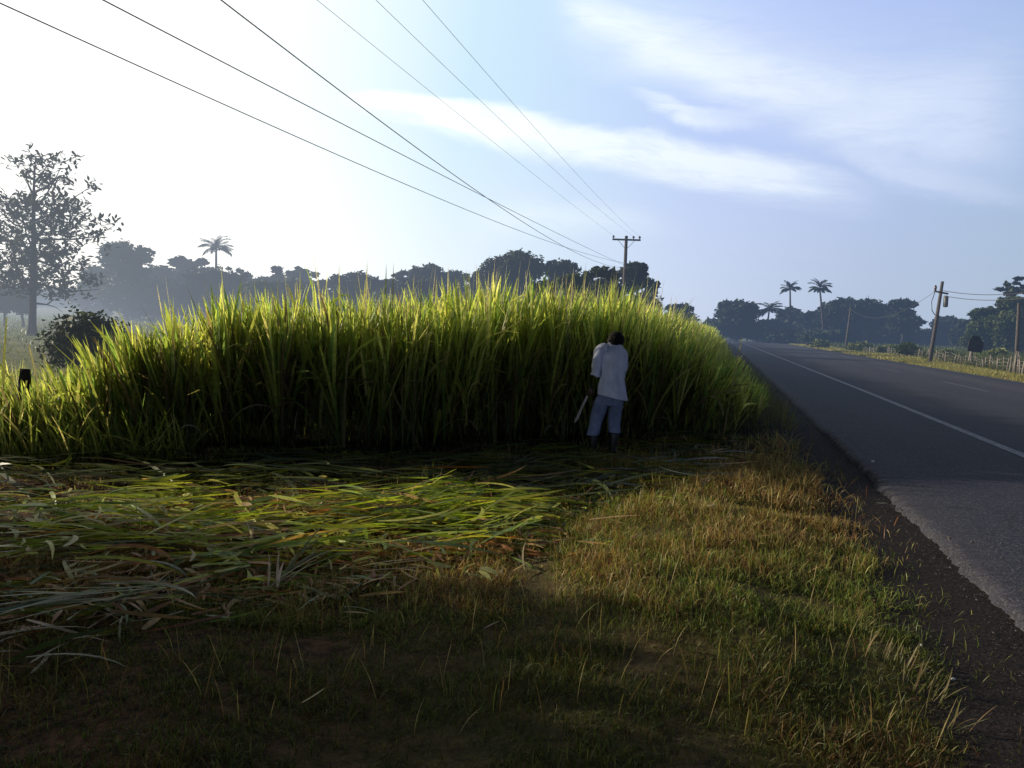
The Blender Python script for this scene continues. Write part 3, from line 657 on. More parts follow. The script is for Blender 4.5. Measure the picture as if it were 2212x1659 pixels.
# ------------------------------------------------------------------ trees
def crown(name, blobs, N, size, cols, wts, parent, aspect=.55, fill=.35, flat=0):
    """leaf cards over and inside ellipsoid blobs (cx,cy,cz,rx,ry,rz)"""
    B = np.array(blobs, float); vol = (B[:, 3]*B[:, 5])**1.0; k = rng.choice(len(B), N, p=vol/vol.sum())
    d = rng.standard_normal((N, 3)); d /= np.linalg.norm(d, axis=1)[:, None]
    r = np.where(rng.random(N) < fill, U_(.2, .85, N), U_(.82, 1.06, N))
    lump = np.array([noise.noise(Vector((p[0]*2.3+kk*3.1, p[1]*2.3, p[2]*2.3))) for p, kk in zip(d, k)])
    l2 = np.array([noise.noise(Vector((p[0]*6+kk*1.7, p[1]*6, p[2]*6))) for p, kk in zip(d, k)]); r = r*(1+.38*lump+.30*l2)
    P = B[k, :3]+d*r[:, None]*B[k, 3:6]
    s = size*np.exp(rng.normal(0, .35, N))*np.where(r < .8, 1.5, 1.0)
    a = rng.standard_normal((N, 3)); a /= np.linalg.norm(a, axis=1)[:, None]
    a = a*np.array([1, 1, .6]); a /= np.linalg.norm(a, axis=1)[:, None]
    b_ = np.cross(a, rng.standard_normal((N, 3))); b_ /= np.linalg.norm(b_, axis=1)[:, None]
    a = a*s[:, None]; b_ = b_*(s*aspect)[:, None]
    V = np.stack([P-a, P-b_*.9-a*.1, P+a, P+b_*.9+a*.1], 1).reshape(-1, 3)
    Fq = np.arange(4*N).reshape(N, 4)
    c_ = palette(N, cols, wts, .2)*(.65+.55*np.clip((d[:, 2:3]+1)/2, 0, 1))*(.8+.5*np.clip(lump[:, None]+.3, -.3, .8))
    c_ = np.repeat(c_, 4, 0)
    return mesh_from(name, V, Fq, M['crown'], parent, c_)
def limbs(name, specs, parent, mat=None, sides=7):
    pm = PM()
    for pts, rad in specs: pm.add(tube(pts, rad, sides))
    return pm.build(name, mat or M['bark'], parent)
def curvy(p0, p1, k=4, amp=.08):
    p0, p1 = Vector(p0), Vector(p1); L = (p1-p0).length
    return [p0.lerp(p1, i/k)+Vector(rng.normal(0, amp*L*(.0 if i in (0, k) else 1)/2, 3)) for i in range(k+1)]
DK = [(.030, .045, .020), (.045, .060, .025), (.022, .035, .018)]
MG = [(.06, .085, .025), (.045, .07, .025), (.08, .10, .03)]
def tree(U, Vtop, hw, Y, label, style='round', cols=DK, Vbase=None, dens=1.0, group='trees along the far edge of the fields', name='tree'):
    xt, _, zt = at(U, Vtop, Y); s = Y/F; hw_m = hw*s; zb = gzf(xt, Y) if Vbase is None else at(U, Vbase, Y)[2]
    H = zt-zb; r = empty(name, (xt, Y, zb), label, 'tree', group)
    card = max(.11, Y*.0022); dens = dens*1.9
    bl = []; sp = []
    if style == 'round':
        nb = 9; ch = min(H*.78, hw_m*1.9)
        cz = H-ch*.5
        bl.append((0, 0, cz-ch*.05, hw_m*.75, hw_m*.75, ch*.42))
        for i in range(nb):
            a = 2*math.pi*i/nb+random.uniform(-.3, .3); q = random.uniform(.45, .68); e = random.uniform(-.32, .32)
            rr = random.uniform(.26, .42)*hw_m
            top = cz+ch*.5*math.sqrt(max(0, 1-q*q))*(.5+e)
            bl.append((math.cos(a)*q*hw_m, math.sin(a)*q*hw_m, min(top, H-rr*.9), rr, rr, rr*.8))
        bl.append((random.uniform(-.2, .2)*hw_m, 0, H-hw_m*.30, hw_m*.4, hw_m*.4, hw_m*.30))
        for i in range(5): bl.append(((i/2-1)*hw_m*.75, random.uniform(-.3, .3)*hw_m, H*random.uniform(.25, .4), hw_m*.38, hw_m*.38, H*.22))
        N = int(2900*dens)
    elif style == 'airy':
        for i in range(30):
            a = random.uniform(0, 2*math.pi); q = math.sqrt(random.random())*.9
            zz = H*(.50+.46*random.random()*(1-.30*q)); rr = random.uniform(.09, .20)*hw_m
            bl.append((math.cos(a)*q*hw_m, math.sin(a)*q*hw_m, zz, rr*1.5, rr*1.5, rr*.55))
        bl.append((0, 0, H*.5, hw_m*.7, hw_m*.7, H*.2))
        N = int(2000*dens)
    else:   # ragged low scrub
        for i in range(12):
            q = random.uniform(-1, 1); rr = random.uniform(.25, .42)*hw_m
            zz = max(rr*.6, (H-rr*.85)*random.uniform(.45, 1)*(1-.35*abs(q)))
            bl.append((q*hw_m*.8, random.uniform(-.4, .4)*hw_m, zz, rr, rr, rr*.85))
        bl.append((0, 0, H*.4, hw_m*.95, hw_m*.5, H*.40))
        for q in (-.55, -.2, .1, .45): rr = random.uniform(.22, .34)*hw_m; bl.append((q*hw_m, 0, H-rr*.7-abs(q)*H*.12, rr, rr, rr*.75))
        N = int(2600*dens)
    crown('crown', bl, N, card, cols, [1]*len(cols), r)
    tr = max(.12, hw_m*.055)
    sp.append((curvy((0, 0, -.3), (random.uniform(-.05, .05)*hw_m, 0, H*.62), 4, .03), [tr*1.4, tr, tr*.85, tr*.7, tr*.5]))
    for q in random.sample(bl, min(5, len(bl))): sp.append((curvy((0, 0, H*.35), q[:3], 3, .06), [tr*.6, tr*.45, tr*.3, tr*.12]))
    limbs('trunk', sp, r)
    return r
# -- left line
g1 = 'hazy trees behind the field on the left'
T = tree
T(275, 521, 58, 92, 'round hazy tree just right of the big leafy tree', 'round', DK, group=g1, dens=1.6)
T(215, 575, 50, 98, 'hazy tree half hidden behind the right side of the big leafy tree', 'scrub', DK, group=g1)
T(345, 572, 48, 100, 'low hazy tree between the round tree and the flat airy tree', 'scrub', DK, group=g1, dens=1.3)
T(402, 538, 42, 104, 'airy hazy tree immediately left of the palm', 'airy', DK, group=g1, dens=1.7)
T(440, 575, 60, 112, 'wide hazy tree directly behind the palm', 'scrub', DK, group=g1, dens=1.3)
T(520, 578, 42, 108, 'hazy sloping tree immediately right of the palm', 'airy', DK, group=g1, dens=1.5)
T(595, 568, 46, 110, 'flat topped see-through tree in the left skyline', 'airy', DK, group=g1, dens=1.4)
T(655, 571, 30, 112, 'small umbrella shaped tree right of the flat topped see-through tree', 'airy', DK, group=g1, dens=1.4)
T(560, 606, 50, 84, 'low nearer bushy tree with reddish leaves above the left cane', 'scrub', MG, group=g1)
T(700, 604, 34, 100, 'low hazy tree filling the dip left of the dark domed tree', 'scrub', DK, group=g1)
T(765, 587, 54, 96, 'dark domed tree in the middle of the skyline', 'round', DK, group=g1, dens=1.5)
T(828, 604, 32, 104, 'low tree in the dip right of the dark domed tree', 'scrub', DK, group=g1)
T(875, 575, 32, 106, 'layered airy tree left of the smooth hump', 'airy', DK, group=g1, dens=1.5)
T(925, 571, 52, 104, 'smooth humped tree behind the tallest cane tips', 'round', DK, group=g1, dens=1.5)
T(985, 584, 38, 108, 'ragged tree between the smooth hump and the great round tree', 'scrub', DK, group=g1, dens=1.2)
T(1112, 539, 76, 92, 'great round dark tree left of the near power pole', 'round', DK, group=g1, dens=2.2)
T(1040, 584, 44, 96, 'lower shoulder tree under the left side of the great round tree', 'scrub', DK, group=g1, dens=1.2)
T(1212, 561, 46, 90, 'dark rounded tree immediately right of the great round tree', 'round', DK, group=g1, dens=1.4)
T(630, 602, 85, 92, 'long low hazy thicket under the see-through trees', 'scrub', DK, group=g1, dens=1.3)
T(470, 575, 95, 92, 'low hazy thicket under the palm', 'scrub', DK, group=g1, dens=1.3)
T(335, 600, 80, 92, 'low hazy thicket under the round hazy tree', 'scrub', DK, group=g1, dens=1.3)
T(900, 600, 90, 92, 'low dark thicket under the smooth hump', 'scrub', DK, group=g1, dens=1.3)
T(130, 622, 60, 128, 'pale misty trees seen beneath the big leafy tree', 'scrub', DK, group=g1, dens=1.0)
T(20, 612, 60, 128, 'pale misty trees at the far left edge', 'scrub', DK, group=g1, dens=1.0)
# greener bushes by the near pole
g2 = 'green trees around the near power pole'
T(1240, 590, 44, 56, 'mid green bushy tree above the cane left of the near pole', 'scrub', MG, group=g2, dens=1.9)
T(1300, 574, 50, 58, 'taller mid green tree immediately left of the near pole', 'scrub', MG, group=g2, dens=1.9)
T(1178, 604, 40, 60, 'low green tree under the great round tree', 'scrub', MG, group=g2, dens=1.4)
T(1372, 566, 34, 72, 'dark round tree immediately right of the near pole', 'round', DK, group=g2, dens=1.3)
T(1400, 600, 34, 84, 'lower dark tree sloping down right of the near pole', 'scrub', DK, group=g2, dens=1.0)
T(1470, 655, 40, 120, 'low tree top showing just over the cane right of the pole', 'scrub', DK, group=g2)
T(1300, 598, 90, 74, 'broad dark thicket behind the near power pole', 'scrub', DK, group=g2, dens=1.6)
# -- right line
g3 = 'trees beyond the road on the right'
T(1595, 650, 50, 150, 'dark round tree at the far end of the road', 'round', DK, group=g3, dens=1.9)
T(1545, 690, 24, 165, 'small tree at the road end left of the dark round tree', 'round', DK, group=g3)
T(1665, 690, 36, 158, 'ragged low tree right of the road end', 'scrub', DK, group=g3)
T(1712, 664, 36, 165, 'pointed dark tree behind the left palm', 'round', DK, group=g3)
T(1758, 672, 40, 160, 'dark tree between the two palms', 'scrub', DK, group=g3, dens=1.3)
T(1832, 643, 66, 150, 'wide dark tree right of the palms', 'round', DK, group=g3, dens=2.0)
T(1900, 656, 48, 148, 'dark tree left of the layered airy tree', 'scrub', DK, group=g3, dens=1.6)
T(1955, 640, 42, 140, 'layered airy tree left of the leaning transformer pole', 'airy', DK, group=g3, dens=2.2)
T(1940, 680, 50, 145, 'dark lower tree under the layered airy tree', 'scrub', DK, group=g3, dens=1.3)
T(2048, 683, 36, 150, 'small dark round tree right of the leaning transformer pole', 'round', DK, group=g3)
T(2008, 712, 30, 152, 'low dark bush behind the leaning transformer pole', 'scrub', DK, group=g3)
T(2092, 690, 34, 130, 'dark tree behind the roadside board', 'scrub', DK, group=g3, dens=1.2)
T(2135, 664, 44, 96, 'greener bushy tree beside the right edge pole', 'scrub', MG, group=g3, dens=1.7)
T(2200, 640, 50, 92, 'broad green tree at the right edge', 'scrub', MG, group=g3, dens=1.8)
T(2196, 588, 40, 100, 'tall layered airy tree above the broad green tree at the right edge', 'airy', DK, group=g3, dens=1.9)
T(1790, 712, 60, 140, 'dark hedge of bushes under the palms', 'scrub', DK, group=g3, dens=1.3)
T(1700, 716, 50, 146, 'dark bushes beside the road end', 'scrub', DK, group=g3, dens=1.3)

def bush(U, Vtop, hw, Y, label, cols=MG, dens=1.0, card=None, group=None):
    xt, _, zt = at(U, Vtop, Y); hw_m = hw*Y/F; zb = gzf(xt, Y); H = zt-zb
    r = empty('bush', (xt, Y, zb), label, 'bush', group); bl = []
    for i in range(9):
        q = random.uniform(-.8, .8); rr = random.uniform(.3, .45)*H
        bl.append((q*hw_m, random.uniform(-.3, .3)*hw_m, random.uniform(.35, .75)*H*(1-.4*abs(q)), rr*1.1, rr, rr*.8))
    bl.append((0, 0, H*.78, H*.25, H*.25, H*.2))
    crown('crown', bl, int(1500*dens), card or max(.05, Y*.0022), cols, [1]*len(cols), r)
    limbs('stems', [(curvy((0, 0, -.1), q[:3], 3, .1), [.03, .025, .02, .01]) for q in bl[:5]], r, sides=5)
    return r
bush(188, 668, 62, 19, 'dark round leafy bush standing in the field behind the left cane', [(.03, .045, .015), (.02, .03, .012), (.05, .07, .02)], 2.6, .055)
bush(240, 690, 30, 22, 'smaller dark leafy bush touching the right of the round bush', [(.03, .045, .015), (.05, .07, .02)], 1.2, .055)
g4 = 'low green bushes along the far verge'
for (U, Vt, hw, Y, lab) in [(1770, 735, 20, 104, 'low pale bush on the verge below the right palm'), (1860, 740, 26, 92, 'low bush right of the third pole'), (1925, 745, 26, 78, 'low green bush between the poles beyond the road'), (1965, 740, 20, 66, 'yellow green bush left of the leaning transformer pole'),
                             (2045, 755, 24, 70, 'low green bush just right of the leaning transformer pole'), (2150, 752, 24, 64, 'low dark bush behind the stake fence')]:
    bush(U, Vt, hw, Y, lab, [(.22, .24, .08), (.14, .18, .06)], .9, group=g4)

# -- the big leafy tree at the left
bx, by, bz = at(70, 726, 52); bz = gzf(bx, by); r = empty('broadleaf_tree', (bx, by, bz), 'tall loose crowned tree with big leaves and one bare low branch at the far left', 'tree')
s = 52/F; H = (726-318)*s
def lp(U, V_, d=0): return Vector(((U-71)*s, d, (726-V_)*s))
sp = [([lp(71, 735), lp(71, 700), lp(73, 640), lp(76, 560), lp(76, 480), lp(78, 400), lp(82, 345)], [.42, .27, .24, .19, .14, .08, .03])]
ends = []
for (u0, v0, u1, v1) in [(74, 655, 130, 648), (74, 620, 20, 570), (74, 620, 30, 610), (75, 600, 150, 585), (75, 590, 10, 520), (76, 560, 190, 520), (76, 560, 180, 590), (76, 540, 30, 450), (76, 530, 150, 450),
                         (76, 520, 235, 480), (77, 500, 20, 420), (77, 480, 170, 400), (77, 460, 120, 380), (78, 430, 45, 370), (78, 420, 150, 370), (76, 570, -40, 560), (76, 540, -50, 500), (76, 500, -20, 450), (77, 610, 200, 620), (76, 600, -30, 620), (78, 400, 95, 350)]:
    d = random.uniform(-1.6, 1.6)*(.25 if v0 > 650 else 1); a = lp(u0, v0); e = lp(u1, v1, d); mid = a.lerp(e, .5)+Vector((0, 0, -.25+random.uniform(-.2, .2)))
    sp.append(([a, a.lerp(mid, .5)+Vector((0, 0, .0)), mid, mid.lerp(e, .5)+Vector(rng.normal(0, .12, 3)), e], [.09, .07, .055, .035, .015]))
    if v0 < 650:
        for q in (.45, .7, 1.0): ends.append((a.lerp(e, q)+Vector(rng.normal(0, .25, 3)), q))
    else:
        ends.append((e+Vector((0, 0, .15)), 1.0))
        sp.append(([mid, mid+Vector((.5, .1, -.15)), mid+Vector((.9, .2, -.45))], [.035, .025, .01]))
twigs = []
for e, q in ends:
    for j in range(4):
        v = Vector(rng.normal(0, 1, 3)); v.z = abs(v.z)*.6; v.normalize(); tip = e+v*random.uniform(.4, .95)
        sp.append(([e, e.lerp(tip, .5)+Vector(rng.normal(0, .04, 3)), tip], [.02, .015, .008])); twigs.append(tip)
for (U, V_) in [(82, 330), (75, 345), (45, 365), (165, 365), (150, 372), (245, 475), (238, 492), (250, 490), (120, 378), (60, 390), (160, 410)]: twigs.append(lp(U, V_, random.uniform(-.5, .5)))
extra = []
for _ in range(420):
    U = random.gauss(80, 75); V_ = random.uniform(430, 640); 
    lim = np.interp(V_, [380, 430, 480, 540, 600, 640], [60, 95, 120, 140, 135, 110])
    if abs(U-78) < lim: extra.append(lp(U, V_, random.uniform(-2.2, 2.2)))
twigs += extra
limbs('trunk', sp, r, sides=6)
P = []; Hd = []; Ti = []
for tip in twigs:
    for j in range(8):
        P.append(tip+Vector(rng.normal(0, .16, 3))); Hd.append(random.uniform(0, 2*math.pi)); Ti.append(random.uniform(.3, 2.0))
N = len(P); P = np.array([p[:] for p in P]); c_ = palette(N, [(.05, .065, .03), (.035, .05, .025), (.075, .075, .045), (.06, .04, .03)], [3, 3, 1, .5])
a = Acc(); V, Fq, C = ribbons(P, np.array(Hd), np.array(Ti), U_(0, .6, N), U_(.28, .52, N), U_(.12, .20, N), 3, c_, c_, U_(-1, 1, N), wprof=np.array([.25, 1, .85, .1])); a.add(V, Fq, C)
a.build('crown', M['crown'], r)
# thinner neighbours in the mist
for (U, V0, V1, lab, hw) in [(8, 700, 600, 'thin dark sapling at the left edge beyond the big leafy tree', 22), (48, 668, 610, 'small misty tree close behind the big leafy tree trunk', 26)]:
    T(U, V1, hw, 70, lab, 'airy', DK, dens=.6, group=g1)

# -- off to the left, shading the near grass: a hedge-high row of roadside trees
g5 = 'roadside trees left of the camera'
def side_tree(x, y, h, rad, label):
    r = empty('roadside_tree', (x, y, 0), label, 'tree', g5); bl = []
    for i in range(14):
        a_ = random.uniform(0, 2*math.pi); q = random.random()**.5*.7; rr = random.uniform(.3, .45)*rad
        bl.append((math.cos(a_)*q*rad, math.sin(a_)*q*rad, random.uniform(.15, .85)*h, rr, rr, rr*1.1))
    crown('crown', bl, 11000, .155, MG, [1, 1, 1], r, fill=.6)
    limbs('trunk', [(curvy((0, 0, -.2), (0, 0, h*.7), 4, .03), [.2, .16, .13, .1, .05])]+[(curvy((0, 0, h*.3), q_[:3], 3, .08), [.08, .06, .04, .02]) for q_ in bl[:6]], r)
side_tree(-12.0, 6.0, 3.9, 2.2, 'leafy roadside tree nearest the cane, just left of the view')
side_tree(-11.6, 2.2, 6.0, 2.6, 'leafy roadside tree beside the viewer, second from the cane')
side_tree(-11.6, -.6, 6.4, 2.6, 'leafy roadside tree behind the viewer, farthest from the cane')

# -- palms
def palm(U, Vtop, Y, hw, label, lean=0.0, cols=DK, trunk_col='bark', group='tall palms'):
    xt, _, zt = at(U, Vtop, Y); zb = gzf(xt, Y); s = Y/F; rad = hw*s; top = zt-rad*.35-zb
    r = empty('palm_tree', (xt-lean, Y, zb), label, 'palm tree', group)
    limbs('trunk', [([Vector((0, 0, -.2)), Vector((lean*.2, 0, top*.35)), Vector((lean*.6, 0, top*.7)), Vector((lean, 0, top))], [.26, .19, .17, .14])], r)
    acc_ = Acc(); nf = 24
    for i in range(nf):
        h = 2*math.pi*i/nf*2.4+random.uniform(-.2, .2); ti = random.uniform(.15, 1.5); be = random.uniform(.9, 1.6); L = rad*random.uniform(1.3, 1.7)
        # rachis samples
        S = 14; th = [ti+be*(k/S)**1.3 for k in range(S+1)]; p = Vector((lean, 0, top)); pts = [p.copy()]
        for k in range(S): tm = (th[k]+th[k+1])/2; p = p+Vector((math.sin(tm)*math.sin(h), math.sin(tm)*math.cos(h), math.cos(tm)))*L/S; pts.append(p.copy())
        PP = []; HH = []; TT = []; LL = []
        for k in range(2, S+1):
            for sd in (-1, 1):
                PP.append(pts[k][:]); HH.append(h+sd*1.0); TT.append(min(th[k]+.35, 2.6)); LL.append(rad*.42*math.sin(math.pi*min(.97, (k/S)*.8+.15)))
        n = len(PP); c_ = palette(n, cols, [1]*len(cols))
        V, Fq, C = ribbons(np.array(PP), np.array(HH), np.array(TT), U_(.2, .8, n), np.array(LL), np.full(n, max(.10, s*2.2)), 2, c_, c_, U_(-.6, .6, n), wprof=np.array([1, .9, .2])); acc_.add(V, Fq, C)
        c1 = np.array([cols[0]]); V, Fq, C = ribbons(np.array([(lean, 0, top)]), np.array([h]), np.array([ti]), np.array([be]), np.array([L]), np.array([max(.1, s*1.0)]), 8, c1, c1, None); acc_.add(V, Fq, C)
    acc_.build('fronds', M['crown'], r)
palm(467, 527, 112, 26, 'royal palm with pale trunk in the hazy left skyline', group=None)
palm(1707, 619, 150, 16, 'left one of the two tall palms beyond the road', -.5)
palm(1771, 616, 140, 19, 'right one of the two tall palms beyond the road', -1.2)
palm(1662, 662, 150, 22, 'short young palm between the dark round tree and the tall palms', .3)
palm(1745, 728, 120, 12, 'dwarf palm bush at the verge under the tall palms', 0, MG)

# ------------------------------------------------------------------ poles and lines
WIRES = []
def insulator(parent, p, up=1):
    pm = PM(); p = Vector(p)
    pm.add(tube([p, p+Vector((0, 0, .08)), p+Vector((0, 0, .081)), p+Vector((0, 0, .16)), p+Vector((0, 0, .165)), p+Vector((0, 0, .24))], [.03, .03, .085, .10, .06, .05], 10))
    return pm.build('insulator', M['ceramic'], parent)
NP = at(1353, 512, 61)      # top of near pole on the left of the road
nx, ny = NP[0], NP[1]
pole1 = empty('power_pole', (nx, ny, gzf(nx, ny)), 'power pole with a T crossarm rising above the cane', 'power pole')
topz = NP[2]-gzf(nx, ny)
PM().add(tube([(0, 0, -.5), (0, 0, topz*.5), (0, 0, topz)], [.17, .145, .115], 12)).build('pole', M['pole_wood'], pole1)
ca = Matrix.Rotation(-R(2), 3, 'Y')
arm1 = PM().box((0, -.16, topz-.22), (2.12, .10, .13)).build('crossarm', M['metal'], pole1, False, .01)
ins = []
for dxm in (-.98, .52, .98): insulator(pole1, (dxm, -.16, topz-.16)); ins.append((nx+dxm, ny-.16, gzf(nx, ny)+topz+.05))
PM().add(tube([(0, 0, topz-.02), (0, 0, topz+.06), (0, 0, topz+.1)], [.13, .13, .06], 10)).build('pole_cap', M['metal'], pole1)
zlow = at(1344, 574, 61)[2]-gzf(nx, ny)
rack = PM().box((0, -.18, zlow), (.06, .05, .5)).build('rack', M['metal'], pole1, False, .006)
for k in (-.18, 0, .18): PM().add(tube([(0, -.21, zlow+k-.04), (0, -.21, zlow+k), (0, -.21, zlow+k+.04)], [.05, .03, .05], 8)).build('insulator', M['ceramic'], pole1)
for sx in (-1, 1): PM().add(tube([(sx*.62, -.12, topz-.27), (0, -.13, topz-.95)], [.018, .018], 6)).build('brace', M['metal'], pole1)

def fit_wire(pix_near, end, rad, label, n_near_hint):
    """pix points of the wire; plane from a near-side road offset to the pole"""
    ex, ey, ez = end; ne, te = to_nt(ex, ey)
    # plane: n(t) = ne + (n0-ne)*(te-t)/te ; n0 offset at t=0
    pts = []
    for (U, V_) in pix_near:
        rx, ry, rz = ray(U, V_)
        rn, rt = to_nt(rx, ry)
        # s*rn = ne+(n0-ne)*(te-s*rt)/te  -> s*(rn + (n0-ne)*rt/te) = n0
        s_ = n_near_hint/(rn+(n_near_hint-ne)*rt/te); pts.append((s_*rt, EYE+s_*rz))
    # quadratic (parabola) through the pole end, least squares on the others
    A = []; B = []
    for t, z in pts: A.append([te-t, (te-t)**2]); B.append(z-ez)
    wts = np.ones(len(A)); co, *_ = np.linalg.lstsq(np.array(A), np.array(B), rcond=None)
    def zf(t): return ez+co[0]*(te-t)+co[1]*(te-t)**2
    t0 = -8.0; P_ = []
    for k in range(41):
        t = te+(t0-te)*k/40; n = ne+(n_near_hint-ne)*(te-t)/te; x, y = nt(n, t); P_.append((x, y, zf(t)))
    pm = PM().add(tube(P_, [rad]*len(P_), 5)); o = pm.build('power_line', M['wire']); tag(o, label, 'power line'); 
    return P_[-1]
e1 = []
rz0 = gzf(nx, ny)+zlow
e1.append(fit_wire([(0, 12), (370, 170), (740, 338), (950, 430), (1180, 520)], (nx, ny-.23, rz0+.18), .009, 'lowest thick cable, from the top left corner down to the pole', -8.6))
e1.append(fit_wire([(243, 0), (530, 165), (820, 312), (1010, 408), (1180, 490)], (nx, ny-.23, rz0), .009, 'second thick cable from the left, between the corner cable and the steepest one', -7.3))
e1.append(fit_wire([(476, 0), (700, 165), (860, 290), (1050, 432), (1200, 520)], (nx, ny-.23, rz0-.18), .009, 'steepest of the thick cables, crossing the others before the pole', -5.9))
u_lab = ['left one of the three thin upper wires', 'middle one of the three thin upper wires', 'right one of the three thin upper wires']
fit = [([(692, 0), (930, 205), (1160, 380)], ins[0], -7.0), ([(817, 0), (1050, 235), (1225, 390)], ins[1], -6.0), ([(913, 0), (1150, 270), (1245, 375)], ins[2], -5.0)]
e2 = [fit_wire(p_, e_, .0045, l_, n_) for (p_, e_, n_), l_ in zip(fit, u_lab)]
# the next pole behind the viewer that carries the near ends of all six lines
c0 = [sum(p[i] for p in e2)/3 for i in range(3)]; c1 = [sum(p[i] for p in e1)/3 for i in range(3)]
pcx, pcy = (c0[0]+c1[0])/2, (c0[1]+c1[1])/2
np_ = empty('power_pole', (pcx, pcy, 0), 'power pole behind the viewer carrying all six lines', 'power pole')
ptop = max(p[2] for p in e2)+.1
PM().add(tube([(0, 0, -.3), (0, 0, ptop)], [.17, .12], 12)).build('pole', M['pole_wood'], np_)
rotm = Matrix.Rotation(-TH, 3, 'Z')
for es in (e2, e1):
    zc = min(p[2] for p in es)-.3; xs = [(Vector(p)-Vector((pcx, pcy, 0))) for p in es]
    a_ = min(xs, key=lambda v: v.x); b_ = max(xs, key=lambda v: v.x)
    pa, pb = Vector((min(a_.x, -.3), a_.y, zc)), Vector((max(b_.x, .3), b_.y, zc))
    PM().add(tube([pa, pb], [.06, .06], 4)).build('crossarm', M['pole_wood'], np_)
    for v in xs: PM().add(tube([(v.x, v.y, zc), (v.x, v.y, v.z)], [.04, .05], 8)).build('insulator', M['ceramic'], np_)

# right side poles
def pole_r(Ub, Vb, Ut, Vt, label, rad, top='plain', group='poles along the far side of the road'):
    x, y = gp(Ub, Vb); z0 = gzf(x, y); tx, ty, tz = at(Ut, Vt, y); d = Vector((tx-x, 0, tz-z0))
    r = empty('utility_pole', (x, y, z0), label, 'utility pole', group)
    PM().add(tube([d.normalized()*-.3, d*.5, d], [rad*1.15, rad, rad*.8], 10)).build('pole', M['pole_wood'], r)
    return r, Vector((x, y, z0)), d
r, p0, d = pole_r(2008, 784, 2036, 608, 'leaning utility pole with a small transformer and wires beyond the road', .12)
tp = d*.86
PM().add(tube([tp+Vector((.30, -.15, -.95)), tp+Vector((.30, -.15, -.9)), tp+Vector((.30, -.15, -.25)), tp+Vector((.30, -.15, -.18))], [.10, .15, .15, .08], 12)).build('transformer', M['metal'], r)
PM().add(tube([tp+Vector((-.5, -.1, .1)), tp+Vector((.45, -.1, -.05))], [.06, .06], 4)).build('crossarm', M['pole_wood'], r)
PM().add(tube([tp+Vector((-.42, -.1, .12)), tp+Vector((-.42, -.1, .38)), tp+Vector((-.42, -.1, .5))], [.06, .09, .04], 8)).build('insulator', M['ceramic'], r)
PM().add(tube([tp+Vector((-.42, -.1, .1)), tp+Vector((-.62, -.1, -.6)), tp+Vector((-.55, -.1, -1.2)), tp+Vector((-.3, -.05, -1.5))], [.025]*4, 6)).build('drop_cable', M['plastic'], r)
wtop = p0+tp
pole_r(1826, 756, 1838, 664, 'slim pale leaning pole between the palms and the transformer pole', .13)
pole_r(1887, 748, 1893, 683, 'thin distant pole right of the slim pale pole', .12)
pole_r(2194, 800, 2201, 655, 'bare pale pole standing in the stake fence at the right edge', .09)
def simple_wire(a_, b_, sag, rad, label):
    P_ = [Vector(a_).lerp(Vector(b_), k/20)+Vector((0, 0, -4*sag*(k/20)*(1-k/20))) for k in range(21)]
    o = PM().add(tube(P_, [rad]*21, 5)).build('service_wire', M['pole_wood']); tag(o, label, 'wire')
e = at(2260, 625, 48); simple_wire(wtop+Vector((.1, -.1, .15)), e, .3, .02, 'upper service wire running right from the transformer pole')
e = at(2260, 637, 48); simple_wire(wtop+Vector((.2, -.1, -.2)), e, .3, .02, 'lower service wire running right from the transformer pole')
e = at(1838, 668, 98); simple_wire(wtop+Vector((-.42, -.1, .1)), e, 1.4, .012, 'sagging wire running left from the transformer pole')
# pole that takes the right-hand ends, outside the view
ex, ey, ez = at(2260, 620, 48); r = empty('utility_pole', (ex, ey, 0), 'utility pole just outside the right edge taking the service wires', 'utility pole', 'poles along the far side of the road')
PM().add(tube([(0, 0, -.2), (0, 0, ez+.2)], [.16, .12], 10)).build('pole', M['pole_wood'], r)

# road sign board seen in shade
x, y = gp(2096, 790); r = empty('roadside_board', (x, y, gzf(x, y)), 'dark rounded board on a pale crooked post before the stake fence', 'sign')
s = y/F
PM().add(tube([(-.1, 0, -.2), (0, 0, .7), (.10, .02, 1.5)], [.14, .11, .09], 8)).build('post', M['stake_wood'], r)
prof = [(-.42, .95), (.45, .85), (.55, 1.15), (.52, 1.5), (.35, 1.75), (.1, 1.9), (-.18, 1.88), (-.36, 1.6), (-.40, 1.3)]
V = [(a_+.1, -.16, c_) for a_, c_ in prof]+[(a_+.1, -.10, c_) for a_, c_ in prof]; n = len(prof)
pm = PM().add(([Vector(v) for v in V], [tuple(range(n)), tuple(range(2*n-1, n-1, -1))]+[(i, (i+1) % n, n+(i+1) % n, n+i) for i in range(n)])); pm.build('board', M['sign'], r, False, .01)

# stake fence
def fence(P0, P1, N, hmin, hmax, label, group=None, rad=.05, wires=True, mat='stake_wood'):
    p0, p1 = Vector((*P0, 0)), Vector((*P1, 0)); r = empty('stake_fence', (p0.x, p0.y, 0), label, 'fence', group); tops = []
    for i in range(N):
        q = p0.lerp(p1, (i+random.uniform(-.25, .25))/(N-1)); z = gzf(q.x, q.y); h = random.uniform(hmin, hmax); o_ = q-p0
        t_ = o_+Vector((random.uniform(-.08, .12), random.uniform(-.05, .05), z+h)); rr = rad*random.uniform(.7, 1.35)
        PM().add(tube([o_+Vector((0, 0, z-.1)), (o_+Vector((0, 0, z))).lerp(t_, .5)+Vector(rng.normal(0, .012, 3)), t_], [rr, rr*.95, rr*.75], 6)).build('stake', M[mat], r); tops.append(t_)
    if wires:
        for f in (.35, .6, .85):
            pm = PM(); pts = [Vector((t_.x, t_.y-.06, t_.z*f)) for t_ in tops]; pm.add(tube(pts, [.008]*len(pts), 4)); pm.build('wire', M['wire'], r)
